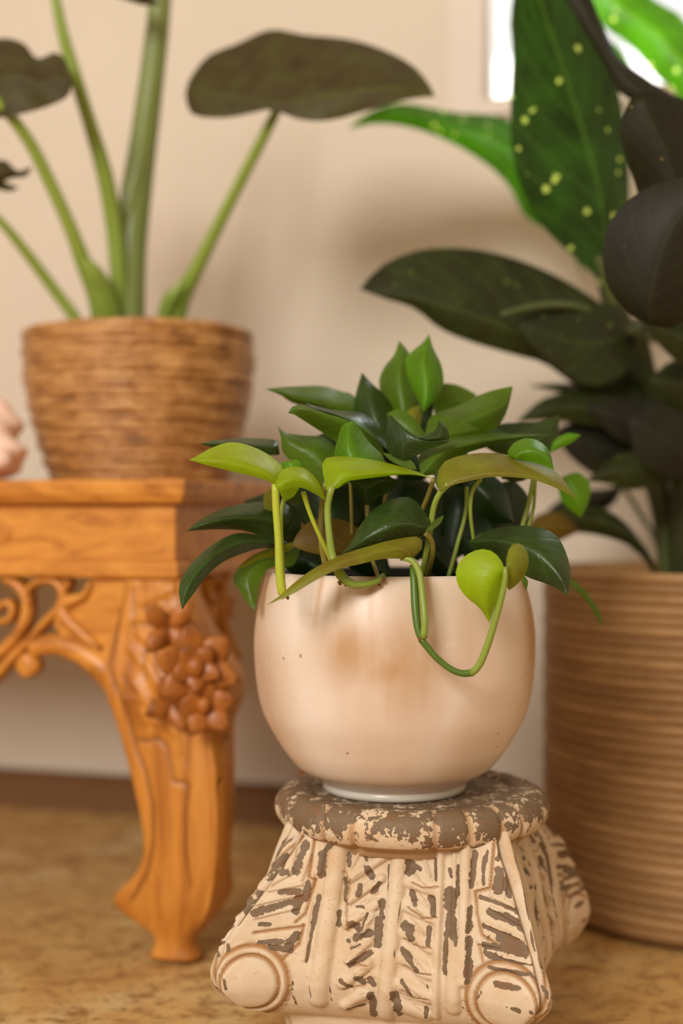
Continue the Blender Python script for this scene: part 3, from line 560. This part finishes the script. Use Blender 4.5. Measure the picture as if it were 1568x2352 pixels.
D1m = leaf_mat('dumb_cane_green', lin(40, 72, 22), lin(30, 52, 18), lin(74, 104, 40), .36, .40, spots=lin(190, 206, 120), tcol=(1.5, 1.8, .4, 1))
D2m = leaf_mat('dumb_cane_dark', lin(32, 32, 14), lin(25, 26, 11), lin(44, 44, 20), .6, .15, spots=lin(112, 98, 30), spotth=.0)
D3m = leaf_mat('dumb_cane_bright', lin(70, 136, 20), lin(58, 118, 18), lin(112, 168, 60), .36, .45, spots=lin(196, 220, 140), tcol=(1.5, 1.6, .35, 1))
D4m = leaf_mat('dumb_cane_yellow', lin(84, 148, 30), lin(64, 124, 24), lin(140, 186, 84), .32, .5, spots=lin(220, 236, 160))
D6m = leaf_mat('dumb_cane_olive', lin(44, 54, 20), lin(34, 42, 16), lin(74, 84, 36), .42, .2, spots=lin(104, 120, 50), spotth=.02)  # duller olive leaf tone
DST = stem_mat('dumb_cane_stem', lin(62, 66, 34), lin(46, 50, 28)); DSTG = stem_mat('dumb_cane_petiole', lin(84, 96, 50), lin(70, 80, 42))
dief = thing('dumb_cane_plant', 'tall dumb cane with large speckled dark green leaves growing in ribbed planter', 'plant', (PL[0], PL[1], .31))
mk('soil', v, f, M_soil, dief)
def dl(*a, **k): return leaf('leaf', *a[:6], a[6], dief, n=24, m=6, **k)
dl((1408,700),(1235,-190),[(1370,640),(1300,575),(1232,505),(1196,430),(1176,350),(1172,250),(1178,130),(1172,50),(1185,-40),(1205,-120)],[(1415,640),(1440,520),(1445,400),(1430,260),(1405,150),(1372,60),(1340,-30),(1290,-120)],1.50,1.42,D1m,bulge=-.006,eA=-.02,eB=.03,mid=[(1400,600),(1375,430),(1330,270),(1280,120),(1240,0),(1225,-100)],wav=.003,label='tall upright speckled leaf in front of the window')
dl((1600,300),(1290,-130),[(1540,290),(1470,240),(1420,210),(1370,120),(1310,20),(1280,-60)],[(1600,240),(1540,215),(1470,170),(1420,130),(1385,60),(1360,0),(1330,-70)],1.36,1.40,D2m,bulge=-.01,label='dark leaf edge running down to the right')
dl((1640,420),(1340,-60),[(1568,238),(1505,172),(1470,128),(1430,92),(1385,60),(1360,10)],[(1640,180),(1570,45),(1510,5),(1440,-50),(1380,-90)],1.56,1.60,D4m,bulge=-.006,eA=.01,eB=.02,label='bright yellow-green leaf at the top right corner')
dl((1480,260),(1385,80),[(1440,220),(1400,140)],[(1470,200),(1430,120)],1.58,1.62,D3m,bulge=0)
dl((1345,640),(798,296),[(1290,470),(1240,340),(1165,274),(1110,262),(1060,260),(1000,250),(940,238),(890,240),(840,262)],[(1290,545),(1240,520),(1200,490),(1172,432),(1120,380),(1040,330),(950,295),(870,284)],1.60,1.66,D3m,bulge=-.015,eA=.02,eB=.0,wav=.004,label='bright green speckled leaf reaching left')
dl((1560,740),(1466,213),[(1510,600),(1466,450),(1440,370),(1422,310),(1432,262),(1448,228)],[(1560,720),(1620,600),(1640,450),(1610,310),(1540,235),(1500,212)],1.27,1.22,D2m,bulge=-.012,eA=.015,eB=.02,wav=.002,label='large dark leaf in front at the right edge')
dl((1490,748),(1640,390),[(1440,716),(1394,655),(1384,565),(1412,492),(1490,430)],[(1560,745),(1640,640),(1670,480)],1.21,1.17,D2m,bulge=-.015,eA=.01)
dl((1490,935),(826,664),[(1470,850),(1430,740),(1370,690),(1290,640),(1200,600),(1100,574),(1000,570),(930,584),(870,615)],[(1400,925),(1320,885),(1250,835),(1180,815),(1080,785),(1010,755),(950,708),(880,685)],1.50,1.44,D6m,bulge=-.012,eA=.02,eB=.0,mid=[(1400,880),(1300,815),(1180,760),(1060,715),(930,680)],wav=.002,label='long dark leaf pointing left above the pothos')
dl((1440,745),(1180,745),[(1350,695),(1260,695),(1210,715)],[(1440,850),(1350,885),(1260,830),(1210,780)],1.46,1.44,D6m,bulge=-.006)
for b, t, A_, B_, d, mt in [((1500,960),(1185,970),[(1420,905),(1330,895),(1250,915),(1210,945)],[(1430,985),(1340,975),(1260,965)],1.48,D6m), ((1480,930),(1210,885),[(1400,890),(1300,880)],[(1400,925),(1300,905)],1.52,D6m),
        ((1580,1090),(1345,1106),[(1520,1030),(1430,1040),(1380,1070)],[(1520,1110),(1450,1125),(1390,1110)],1.44,D6m), ((1520,1050),(1270,990),[(1450,980),(1350,960)],[(1450,1070),(1380,1095),(1310,1050)],1.50,D2m),
        ((1600,1000),(1340,930),[(1530,930),(1430,915)],[(1530,1030),(1420,1010)],1.46,D2m), ((1620,1080),(1440,960),[(1600,980),(1520,930)],[(1560,1100),(1470,1060)],1.40,D2m),
        ((1512,1310),(1225,1240),[(1480,1255),(1430,1195),(1370,1163),(1290,1165),(1250,1195)],[(1460,1262),(1400,1236),(1330,1224),(1280,1232)],1.47,D6m), ((1330,1220),(1190,1250),[(1290,1180),(1230,1185)],[(1300,1235),(1240,1260)],1.43,BROWN),
        ((1620,780),(1470,740),[(1590,720),(1520,715)],[(1600,850),(1540,820)],1.42,D6m), ((1630,900),(1490,870),[(1600,830),(1540,830)],[(1600,960),(1530,930)],1.44,D6m), ((1640,860),(1450,700),[(1640,760),(1540,690)],[(1590,850),(1500,780)],1.52,D2m),
        ((1440,1100),(1240,1190),[(1400,1120),(1320,1130),(1270,1160)],[(1400,1165),(1320,1180)],1.62,D2m)]:
    dl(b, t, A_, B_, d, d-.02, mt, bulge=-.008, eA=.012)
def ds(pts, mat=DST): return stem('stem', pts, mat, dief, 22, 10)
ds([(1385,600,1.50,14),(1400,680,1.51,24),(1435,770,1.52,30),(1470,900,1.54,33),(1495,1050,1.55,30),(1525,1200,1.56,26),(1540,1345,1.57,26)])
ds([(1466,740,1.44,14),(1500,900,1.50,20),(1555,1050,1.53,22),(1560,1200,1.54,24),(1565,1345,1.55,24)])
ds([(1150,722,1.42,5),(1240,702,1.43,8),(1330,706,1.45,9),(1400,740,1.47,10),(1470,770,1.50,12),(1568,780,1.54,12)], DSTG)
ds([(1410,700,1.45,10),(1390,640,1.44,12),(1372,590,1.43,7)], DSTG)
ds([(1400,910,1.49,7),(1460,935,1.50,8),(1510,960,1.52,10),(1530,1010,1.53,12)], DSTG)
ds([(1400,1070,1.46,6),(1470,1078,1.48,7),(1540,1100,1.52,9),(1590,1160,1.55,10)], DSTG)
ds([(1415,1095,1.62,5),(1470,1180,1.61,6),(1510,1250,1.60,7),(1530,1340,1.60,8)], DSTG)
ds([(1440,1245,1.48,4),(1490,1290,1.50,6),(1512,1345,1.52,7)], DSTG)
ds([(1600,900,1.50,20),(1580,1100,1.52,26),(1590,1345,1.53,28)])
ds([(1452,880,1.50,8),(1480,1000,1.53,10),(1520,1150,1.55,12),(1530,1345,1.56,13)], DSTG)
ds([(1568,470,1.30,8),(1600,600,1.36,12),(1610,800,1.45,16),(1600,950,1.50,18)])

# ---------------------------------------------------------------- carved table
ta = math.radians(16.5); fu = np.array([-math.cos(ta), math.sin(ta)]); sv = np.array([math.sin(ta), math.cos(ta)])
T0 = np.array([(402-CX)/F*1.36, 1.36]); TU, TV, TZ = .92, .50, .486
table = thing('carved_side_table', 'low honey-brown carved wooden table with curved legs at the left', 'table', (T0[0]+.3*fu[0]+.25*sv[0], T0[1]+.3*fu[1]+.25*sv[1], 0))
def tw(u, v, z): return (T0[0]+u*fu[0]+v*sv[0], T0[1]+u*fu[1]+v*sv[1], z)
def t_px(px, py, v=0.0):
    r = (px-CX)/F; o = T0+v*sv; # o + u*fu = k*(r,1)
    M = np.array([[fu[0], -r], [fu[1], -1]]); s = np.linalg.solve(M, -o); return s[0], H-(py-CY)/F*s[1]
def zt(py): return t_px(402, py)[1]
def tbox(u0, u1, v0, v1, z0, z1):
    v, f = box_v(u0, u1, v0, v1, z0, z1); return [tw(*p) for p in v], [q[::-1] for q in f]
def slab(prof):
    """rectangular rings: (outset, z)"""
    V = []
    for o, z in prof:
        for u, v in ((-o, -o), (TU+o, -o), (TU+o, TV+o), (-o, TV+o)): V.append(tw(u, v, z))
    n = len(prof); f = [q[::-1] for q in grid_faces(n, 4, True)]; f.append(tuple(range(4))); f.append(tuple(range((n-1)*4, n*4))[::-1])
    return V, f
z1, z2, z3, z4, z5 = TZ, zt(1137), zt(1157), zt(1290), zt(1330)
def bev(o, w=.0012, segs=2):
    b = o.modifiers.new('bevel', 'BEVEL'); b.width = w; b.segments = segs; b.limit_method = 'ANGLE'; b.angle_limit = .5
top = mk('tabletop', *slab([(.0, z3), (.010, z3), (.0135, z3+.004), (.0145, z2-.002), (.0165, z2), (.0175, z1-.003), (.016, z1)]), M_oak, table, False); bev(top)
fr_ = mk('frieze', *slab([(0, z4), (0, z3)]), M_oak, table, False); bev(fr_)
ml = mk('lower_moulding', *slab([(0.0, z5), (.003, z5), (.005, z5+.004), (.005, z4-.004), (.003, z4), (0, z4)]), M_oak, table, False); bev(ml)
c_u, c_z = t_px(3, 1225)
for rr in (.011, .0055):
    a = np.linspace(0, 2*math.pi, 25)[:-1]; pth = [tw(c_u+rr*math.cos(t), -.0005, c_z+rr*math.sin(t)) for t in a]; pth.append(pth[0]); v, f = tube_v(pth, .0014, 6); mk('carved_circle', v, f, M_oak, fr_)
# leg: (py, inner px, outer px, share of depth)
LEG = [(1331,288,412),(1370,286,420),(1420,276,436),(1480,262,462),(1550,249,500),(1600,262,504),(1650,279,488),(1700,294,490),(1750,309,497),(1850,334,502),(1920,344,500),(1960,343,498),(2000,326,494),(2055,266,482),(2085,284,470),(2110,310,456),(2138,354,440),(2155,360,428),(2185,352,436),(2208,344,444)]
lz = []; li = []; lo = []
for y, a, b in LEG:
    ui, z = t_px(a, y); uo, _ = t_px(b, y); lz.append(z); li.append(ui); lo.append(-uo)
lz = np.array(lz); lz[-1] = .004; li = np.array(li); lo = np.array(lo)
LG = [(287,1345,279,1433,10,-2.5),(279,1433,268,1528,10,-2.5),(268,1528,306,1616,10,-2.5),(306,1616,334,1720,10,-2.5),(334,1720,354,1765,10,-2.5),(354,1765,371,1840,10,-2.5),(371,1840,371,1925,10,-2.5),(371,1925,357,1993,10,-2.5),(357,1993,320,2058,10,-2.5),
 (334,1694,385,1690,9,-2.5),(385,1690,405,1711,9,-2),(405,1711,419,1786,8,-2),(419,1786,453,1792,9,-2.5),(453,1792,446,1857,8,-2.2),(446,1857,446,1942,8,-2.2),(446,1942,456,2027,8,-2),(452,1640,448,1745,6,-1.5),
 (300,1340,300,1420,40,2),(330,1380,400,1350,20,3),(320,1420,390,1400,22,3),(330,1450,380,1480,22,3.5),(310,1480,350,1520,20,3),(380,1440,410,1500,18,3.5),(360,1520,400,1590,22,4),(330,1560,370,1620,20,3.5),(350,1630,390,1660,20,3.5),(390,1620,420,1680,18,4),(420,1640,430,1720,14,3),
 (300,1600,340,1600,10,2.5),(345,1650,420,1640,12,3),(312,1350,318,1440,6,-2),(330,1400,400,1380,5,-2),(330,1435,380,1430,5,-2),(345,1480,355,1560,6,-2),(370,1600,410,1620,6,-2),(300,1545,340,1590,6,-2)]
LGR = [(*t_px(a, b), *t_px(c, d), w*1.36/F, h/1000) for a, b, c, d, w, h in LG]
def leg_mesh():
    n = 120; zs = np.linspace(lz[0], lz[-1], n); I = np.interp(-zs, -lz, li); O = np.interp(-zs, -lz, lo)
    k5 = np.ones(5)/5; s5 = lambda a: np.convolve(np.r_[[a[0]]*2, a, [a[-1]]*2], k5, 'valid'); I, O = s5(I), s5(O)
    Iv = I*.85; O = O*1.12; Ov = O*.35; m = 44; V = []; R = []
    for i in range(n):
        t = np.linspace(0, 1, m, endpoint=False); ring = []
        u = I[i]+(-O[i]-I[i])*t; v = np.full(m, -Ov[i]); zz_ = np.full(m, zs[i])
        h = np.zeros(m); hn = np.zeros(m)
        for x1, a1, x2, a2, w, hh in LGR:
            d, _ = seg_d(u, zz_, x1, a1, x2, a2); q = np.clip(1-(d/(w*.6))**2, 0, 1)
            if hh > 0: h = np.maximum(h, hh*q**.7)
            else: hn = np.minimum(hn, hh*q)
        e = np.clip(np.minimum(t, 1-t)/.08, 0, 1); bulge = .004*(1-(2*t-1)**2)
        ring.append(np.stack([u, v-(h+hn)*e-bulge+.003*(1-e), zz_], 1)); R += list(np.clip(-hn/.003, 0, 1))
        u2 = np.full(m, -O[i]); v2 = -Ov[i]+(Iv[i]+Ov[i])*t; h2 = np.zeros(m)
        for x1, a1, x2, a2, w, hh in LGR[:17]:
            d, _ = seg_d(v2/.72, zz_, x1, a1, x2, a2); h2 = np.minimum(h2, hh*np.clip(1-(d/(w*.6))**2, 0, 1))
        ring.append(np.stack([u2-h2*e*0-(h2*e)*-1*0-bulge-h2*e*-1*-1, v2, zz_], 1)); R += list(np.clip(-h2/.003, 0, 1))
        mm = 8; t3 = np.linspace(0, 1, mm, endpoint=False)
        ring.append(np.stack([-O[i]+(I[i]*.8+O[i])*t3, np.full(mm, Iv[i]), np.full(mm, zs[i])], 1)); R += [0]*mm
        ring.append(np.stack([I[i]*.8+(I[i]*.2)*t3, Iv[i]+(-Ov[i]-Iv[i])*t3, np.full(mm, zs[i])], 1)); R += [0]*mm
        V.append(np.vstack(ring))
    V = np.array(V); nr, nc, _ = V.shape; return V.reshape(-1, 3), nr, nc, np.array(R)
LV, lnr, lnc, LR = leg_mesh()
def place_leg(mu, mv):
    w = [tw(TU-p[0] if mu else p[0], TV-p[1] if mv else p[1], p[2]) for p in LV]
    f = grid_faces(lnr, lnc, True); f.append(tuple(range(lnc))[::-1]); f.append(tuple(range((lnr-1)*lnc, lnr*lnc)))
    if mu == mv: f = [q[::-1] for q in f]
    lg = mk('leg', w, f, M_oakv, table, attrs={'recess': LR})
    # glide under the foot
    cu = (t_px(345, 2208)[0]+t_px(440, 2208)[0])/2
    v, f2 = tbox(*( (TU-cu-.014, TU-cu+.014) if mu else (cu-.014, cu+.014)), *((TV-.022, TV-.002) if mv else (.002, .022)), 0, .006); mk('glide', v, f2, M_glide, lg, False)
    return lg
leg1 = place_leg(0, 0); place_leg(0, 1); place_leg(1, 0); place_leg(1, 1)
# carved flower on the knee
def petal(c, L, w, ang_, tilt, n=10, m=6):
    """petal in the leg's corner frame (a: along screen right, b: up, o: outward)"""
    V = []
    for i in range(n):
        t = i/(n-1)
        for j in range(m+1):
            q = 2*j/m-1; ww_ = w*.95*math.sin(math.pi*min(.985, t*.93+.06))**1.0
            x, y = q*ww_, t*L; o = .010+.016*t*(1-.45*t)-.0035*q*q+.0018*math.cos(q*9)*t
            ca, sa = math.cos(ang_), math.sin(ang_); V.append((c[0]+x*ca-y*sa, c[1]+x*sa+y*ca, c[2]+o))
    return np.array(V), grid_faces(n, m+1)
cdir_o = -(sv*.85)+(-fu*.5); cdir_o /= np.linalg.norm(cdir_o); cdir_a = np.array([-cdir_o[1], cdir_o[0]])
def corner(px, py, Dk, arr):
    c = P(px, py, Dk); return [(c[0]+cdir_a[0]*a+cdir_o[0]*o, c[1]+cdir_a[1]*a+cdir_o[1]*o, c[2]+b) for a, b, o in arr]
M_flow = wood_mat('carved_teak_flower', lin(164, 96, 36), lin(184, 114, 46), lin(116, 62, 22), stretch=(20, 20, 6))
for (px, py, L, w, npet, off, Dk) in [(446,1530,.043,.017,6,.2,1.322),(446,1530,.024,.011,5,.6,1.312),(470,1622,.028,.014,5,.1,1.322),(385,1440,.032,.010,4,.8,1.338),(392,1610,.028,.010,4,.4,1.334)]:
    parts = [petal((0, 0, 0), L, w, off+2*math.pi*k/npet, .05) for k in range(npet)]
    for k, (v, f) in enumerate(parts):
        o = mk('carved_petal', corner(px, py, Dk, v), f, M_flow, leg1); s_ = o.modifiers.new('thick', 'SOLIDIFY'); s_.thickness = .0022; s_.offset = 0
for (px, py, r, Dk) in [(448,1532,.011,1.300),(468,1620,.008,1.305)]:
    v, f = lathe([(.0005, -r), (r*.6, -r*.8), (r, 0), (r*.75, r*.7), (.0005, r)], (0, 0, 0), 14); v = np.array([(a*(1+.1*math.cos(6*math.atan2(b, a))), z*1.1, b) for a, b, z in v]); mk('carved_bud', corner(px, py, Dk, v), f, M_flow, leg1)
# apron fretwork: flat bands in the front and side planes
def band(pts, v0=.004, vth=.016, side=False, n=26, name='scroll', mirror=False):
    """pts (px,py,half width px) on the front plane; extruded rounded band"""
    q = [(*t_px(a, b), w*1.37/F) for a, b, w in pts]; c = crm(q, n); V = []
    d = np.gradient(c[:, :2], axis=0); d /= np.linalg.norm(d, axis=1)[:, None]+1e-9
    for i in range(n):
        nx, nz = -d[i, 1], d[i, 0]; w = c[i, 2]
        for a, b in ((-1, 1), (-1, .3), (-.6, 0), (0, -.12), (.6, 0), (1, .3), (1, 1)):
            u = c[i, 0]+nx*w*a; z = c[i, 1]+nz*w*a; v = v0+vth*b
            V.append(tw(v, u*.85, z) if side else tw(u, v, z))
    f = grid_faces(n, 7, True); f.append(tuple(range(7))[::-1]); f.append(tuple(range((n-1)*7, n*7)))
    return mk(name, V, f, M_oak, apr if not side else apr2)
def plate(poly, v0, v1, side=False):
    q = [t_px(a, b) for a, b in poly]; n = len(q)
    V = [(tw(v, u*.85, z) if side else tw(u, v, z)) for v in (v0, v1) for u, z in q]
    f = [tuple(range(n)), tuple(range(n, 2*n))[::-1]]+[(i, (i+1) % n, n+(i+1) % n, n+i) for i in range(n)]
    return V, f
panel = [(204,1328),(292,1328),(292,1600),(266,1575),(240,1540),(215,1515),(180,1492),(140,1466),(118,1440),(120,1408),(150,1380),(185,1358)]
apr = mk('front_apron', *plate(panel, .006, .020), M_oak, table, False); apr2 = mk('side_apron', *plate(panel, .004, .018, True), M_oak, table, False)
for sd in (False, True):
    band([(60,1492,24),(85,1484,24),(125,1483,25),(175,1503,26),(218,1535,28),(250,1575,26),(272,1620,16)], side=sd)
    band([(57,1500,2),(57,1512,22),(57,1528,32),(57,1545,26),(57,1558,4)], side=sd, v0=.0, n=14, name='scroll_knob')
    band([(-60,1590,12),(-20,1555,13),(20,1510,12),(60,1470,11),(95,1430,11),(128,1398,12)], side=sd)
    band([(-60,1540,14),(-10,1500,15),(30,1460,15),(50,1415,15),(48,1370,14),(25,1340,14),(0,1330,12)], side=sd)
    band([(60,1390,8),(52,1365,9),(68,1342,9),(100,1332,10),(125,1342,11),(138,1370,12),(135,1400,14)], side=sd)
    band([(205,1338,6),(190,1370,9),(160,1380,16),(135,1395,18),(150,1425,18),(190,1460,14),(228,1490,5)], side=sd, v0=-.001, name='acanthus_leaf')
    band([(-20,1400,9),(8,1385,9),(20,1400,9),(10,1425,9),(-15,1430,9)], side=sd)
    band([(135,1330,4),(150,1340,6),(130,1372,8)], side=sd)
    # far half of the apron, mirrored, so the rail is complete
    for poly in ([(204,1328),(292,1328),(292,1600),(240,1540),(180,1492),(118,1440),(150,1380)],):
        q = [t_px(a, b) for a, b in poly]; n = len(q)
        V = [(tw(v, TV-u*.85, z) if sd else tw(TU-u, v, z)) for v in (.005, .019) for u, z in q]
        mk('apron_bracket', V, [tuple(range(n)), tuple(range(n, 2*n))[::-1]]+[(i, (i+1) % n, n+(i+1) % n, n+i) for i in range(n)], M_oak, apr2 if sd else apr, False)

# ---------------------------------------------------------------- woven pot with alocasia on the table
WP = np.array([(320-CX)/F*1.60, 1.60, TZ])
wpot = thing('woven_rope_pot', 'brown woven rope plant pot standing on the carved table', 'plant pot', WP)
wprof = crm([(.100, .0), (.108, .024), (.117, .052), (.125, .080), (.131, .110), (.1335, .140), (.1335, .178)], 60)
v, f = lathe([(.0005, .001)]+[(r-.005, z) for r, z in wprof]+[(.122, .178), (.120, .150), (.0005, .150)], WP, 80); mk('pot_wall', v, f, M_rope, wpot)
ncoil = 19
for k in range(ncoil):
    z = .0085+k*(.174/ncoil); r = np.interp(z, wprof[:, 1], wprof[:, 0])-.0035
    ns = 90; a = np.linspace(0, 2*math.pi, ns, endpoint=False); V = []
    ph = random.random()*6
    for j in range(8):
        b = 2*math.pi*j/8; rr = .0062*(1+.10*np.sin(a*37+ph+b)+.08*np.sin(a*11+ph))
        R_ = r+rr*math.cos(b)+.0012*np.sin(a*3+ph); zz_ = WP[2]+z+rr*math.sin(b)+.0010*np.sin(a*2+ph)
        V.append(np.stack([WP[0]+R_*np.cos(a), WP[1]+R_*np.sin(a), zz_], 1))
    V = np.array(V).reshape(-1, 3); f = grid_faces(8, ns, True)+[(7*ns+i, 7*ns+(i+1) % ns, (i+1) % ns, i) for i in range(ns)]
    mk('rope_coil', V, f, M_rope, wpot)
alo = thing('elephant_ear_plant', 'elephant ear with thick green stalks and broad dark leaves in woven pot', 'plant', (WP[0], WP[1], .64))
v, f = lathe([(.0005, .160), (.121, .157), (.121, .152)], WP, 60); mk('soil', v, f, M_soil, alo)
ADK = leaf_mat('elephant_ear_underside', lin(70, 66, 30), lin(58, 52, 26), lin(84, 88, 40), .6, .2, veinw=.03)
ASG = stem_mat('elephant_ear_stalk', lin(142, 160, 66), lin(112, 138, 52), .5, .35); ASD = stem_mat('elephant_ear_trunk', lin(128, 138, 74), lin(96, 114, 54), .5, .33)
def as_(nm, pts, mt=ASG): return stem(nm, pts, mt, alo, 26, 14)
as_('stalk', [(372,-60,1.56,24),(362,60,1.57,27),(348,180,1.58,29),(330,320,1.59,32),(312,450,1.60,36),(300,580,1.60,36),(297,700,1.60,36),(297,770,1.60,36)], ASD)
as_('stalk', [(118,-60,1.50,10),(140,60,1.51,13),(165,150,1.52,15),(205,280,1.53,16),(240,400,1.55,19),(262,520,1.57,20),(272,640,1.58,20),(275,760,1.59,20)])
as_('stalk', [(-20,225,1.45,12),(20,262,1.46,13),(70,330,1.48,14),(115,420,1.50,15),(160,520,1.52,16),(195,610,1.54,20),(232,680,1.56,32),(250,770,1.58,34)])
as_('stalk', [(-60,460,1.50,9),(0,508,1.51,10),(60,580,1.53,12),(120,660,1.55,13),(175,735,1.56,14),(190,780,1.57,14)])
as_('stalk', [(645,235,1.50,9),(620,285,1.51,12),(565,392,1.53,13),(510,500,1.55,14),(455,610,1.57,17),(415,690,1.59,22),(395,770,1.60,22)])
as_('sheath', [(420,655,1.57,6),(400,675,1.575,17),(385,710,1.585,20),(375,770,1.60,20)], ASG)
as_('sheath', [(196,598,1.53,6),(215,625,1.54,20),(238,680,1.56,28),(262,770,1.58,28)], ASG)
as_('sheath', [(352,90,1.575,6),(338,220,1.575,12),(318,380,1.585,18),(285,520,1.59,20),(282,640,1.59,22),(290,760,1.60,24)], ASD)
def al(*a, **k): return leaf('leaf', *a[:6], a[6], alo, n=26, m=6, **k)
al((425,214),(1000,222),[(436,180),(478,128),(545,100),(620,68),(700,80),(800,90),(880,114),(950,152),(988,198)],[(440,262),(510,271),(570,262),(622,252),(690,275),(760,276),(850,252),(940,228)],1.52,1.46,ADK,bulge=-.03,eA=.05,eB=-.03,mid=[(500,220),(640,238),(780,215),(900,205)],wav=.003,label='broad dark leaf held horizontally seen from below')
al((165,190),(-120,240),[(150,138),(125,120),(85,135),(55,100),(0,88),(-60,120)],[(155,222),(100,248),(20,268),(-60,275)],1.44,1.50,ADK,bulge=-.02,eA=.04,eB=-.02,wav=.006)
al((74,382),(-90,430),[(40,392),(10,368),(-40,380)],[(60,405),(20,412),(-30,440)],1.48,1.50,ADK,bulge=-.01)
al((44,430),(-60,400),[(10,418),(-30,395)],[(20,440),(-30,425)],1.50,1.50,ADK,bulge=-.005)
al((372,10),(200,-70),[(330,-20),(260,-60)],[(330,12),(290,0),(240,-20)],1.50,1.48,ADK,bulge=-.01)

# ---------------------------------------------------------------- pink ornament at the left edge of the table
sh = thing('pink_seashell', 'pale pink seashell ornament on the table at the left edge of the photo', 'ornament', tuple(P(-40, 1092, 1.50)[:2])+(TZ,))
def shell_mesh():
    V = []; n, m = 60, 40
    for i in range(n):
        t = i/(n-1); a0 = -1+2*t; R = .045*math.sqrt(max(0, 1-a0*a0))*(1-.25*a0)+.0005
        for j in range(m):
            b = 2*math.pi*j/m; r = R*(1+.16*math.sin(3*b+t*9)+.07*math.sin(22*t)); V.append((r*math.cos(b), r*.8*math.sin(b), .053+.050*a0))
    return np.array(V), grid_faces(n, m, True)
v, f = shell_mesh(); c = P(-42, 1090, 1.50); v = v+np.array([c[0], c[1], TZ+.006]); v[:, 2] -= v[:, 2].min()-TZ
mk('shell_body', v, f, M_shell, sh)
v, f = lathe([(.0005, 0), (.013, .003), (.016, .012), (.011, .021), (.0005, .024)], (0, 0, 0), 24); c2 = P(-4, 1090, 1.47); mk('shell_knob', v+np.array([c2[0], c2[1], TZ+.012]), f, M_shell, sh)
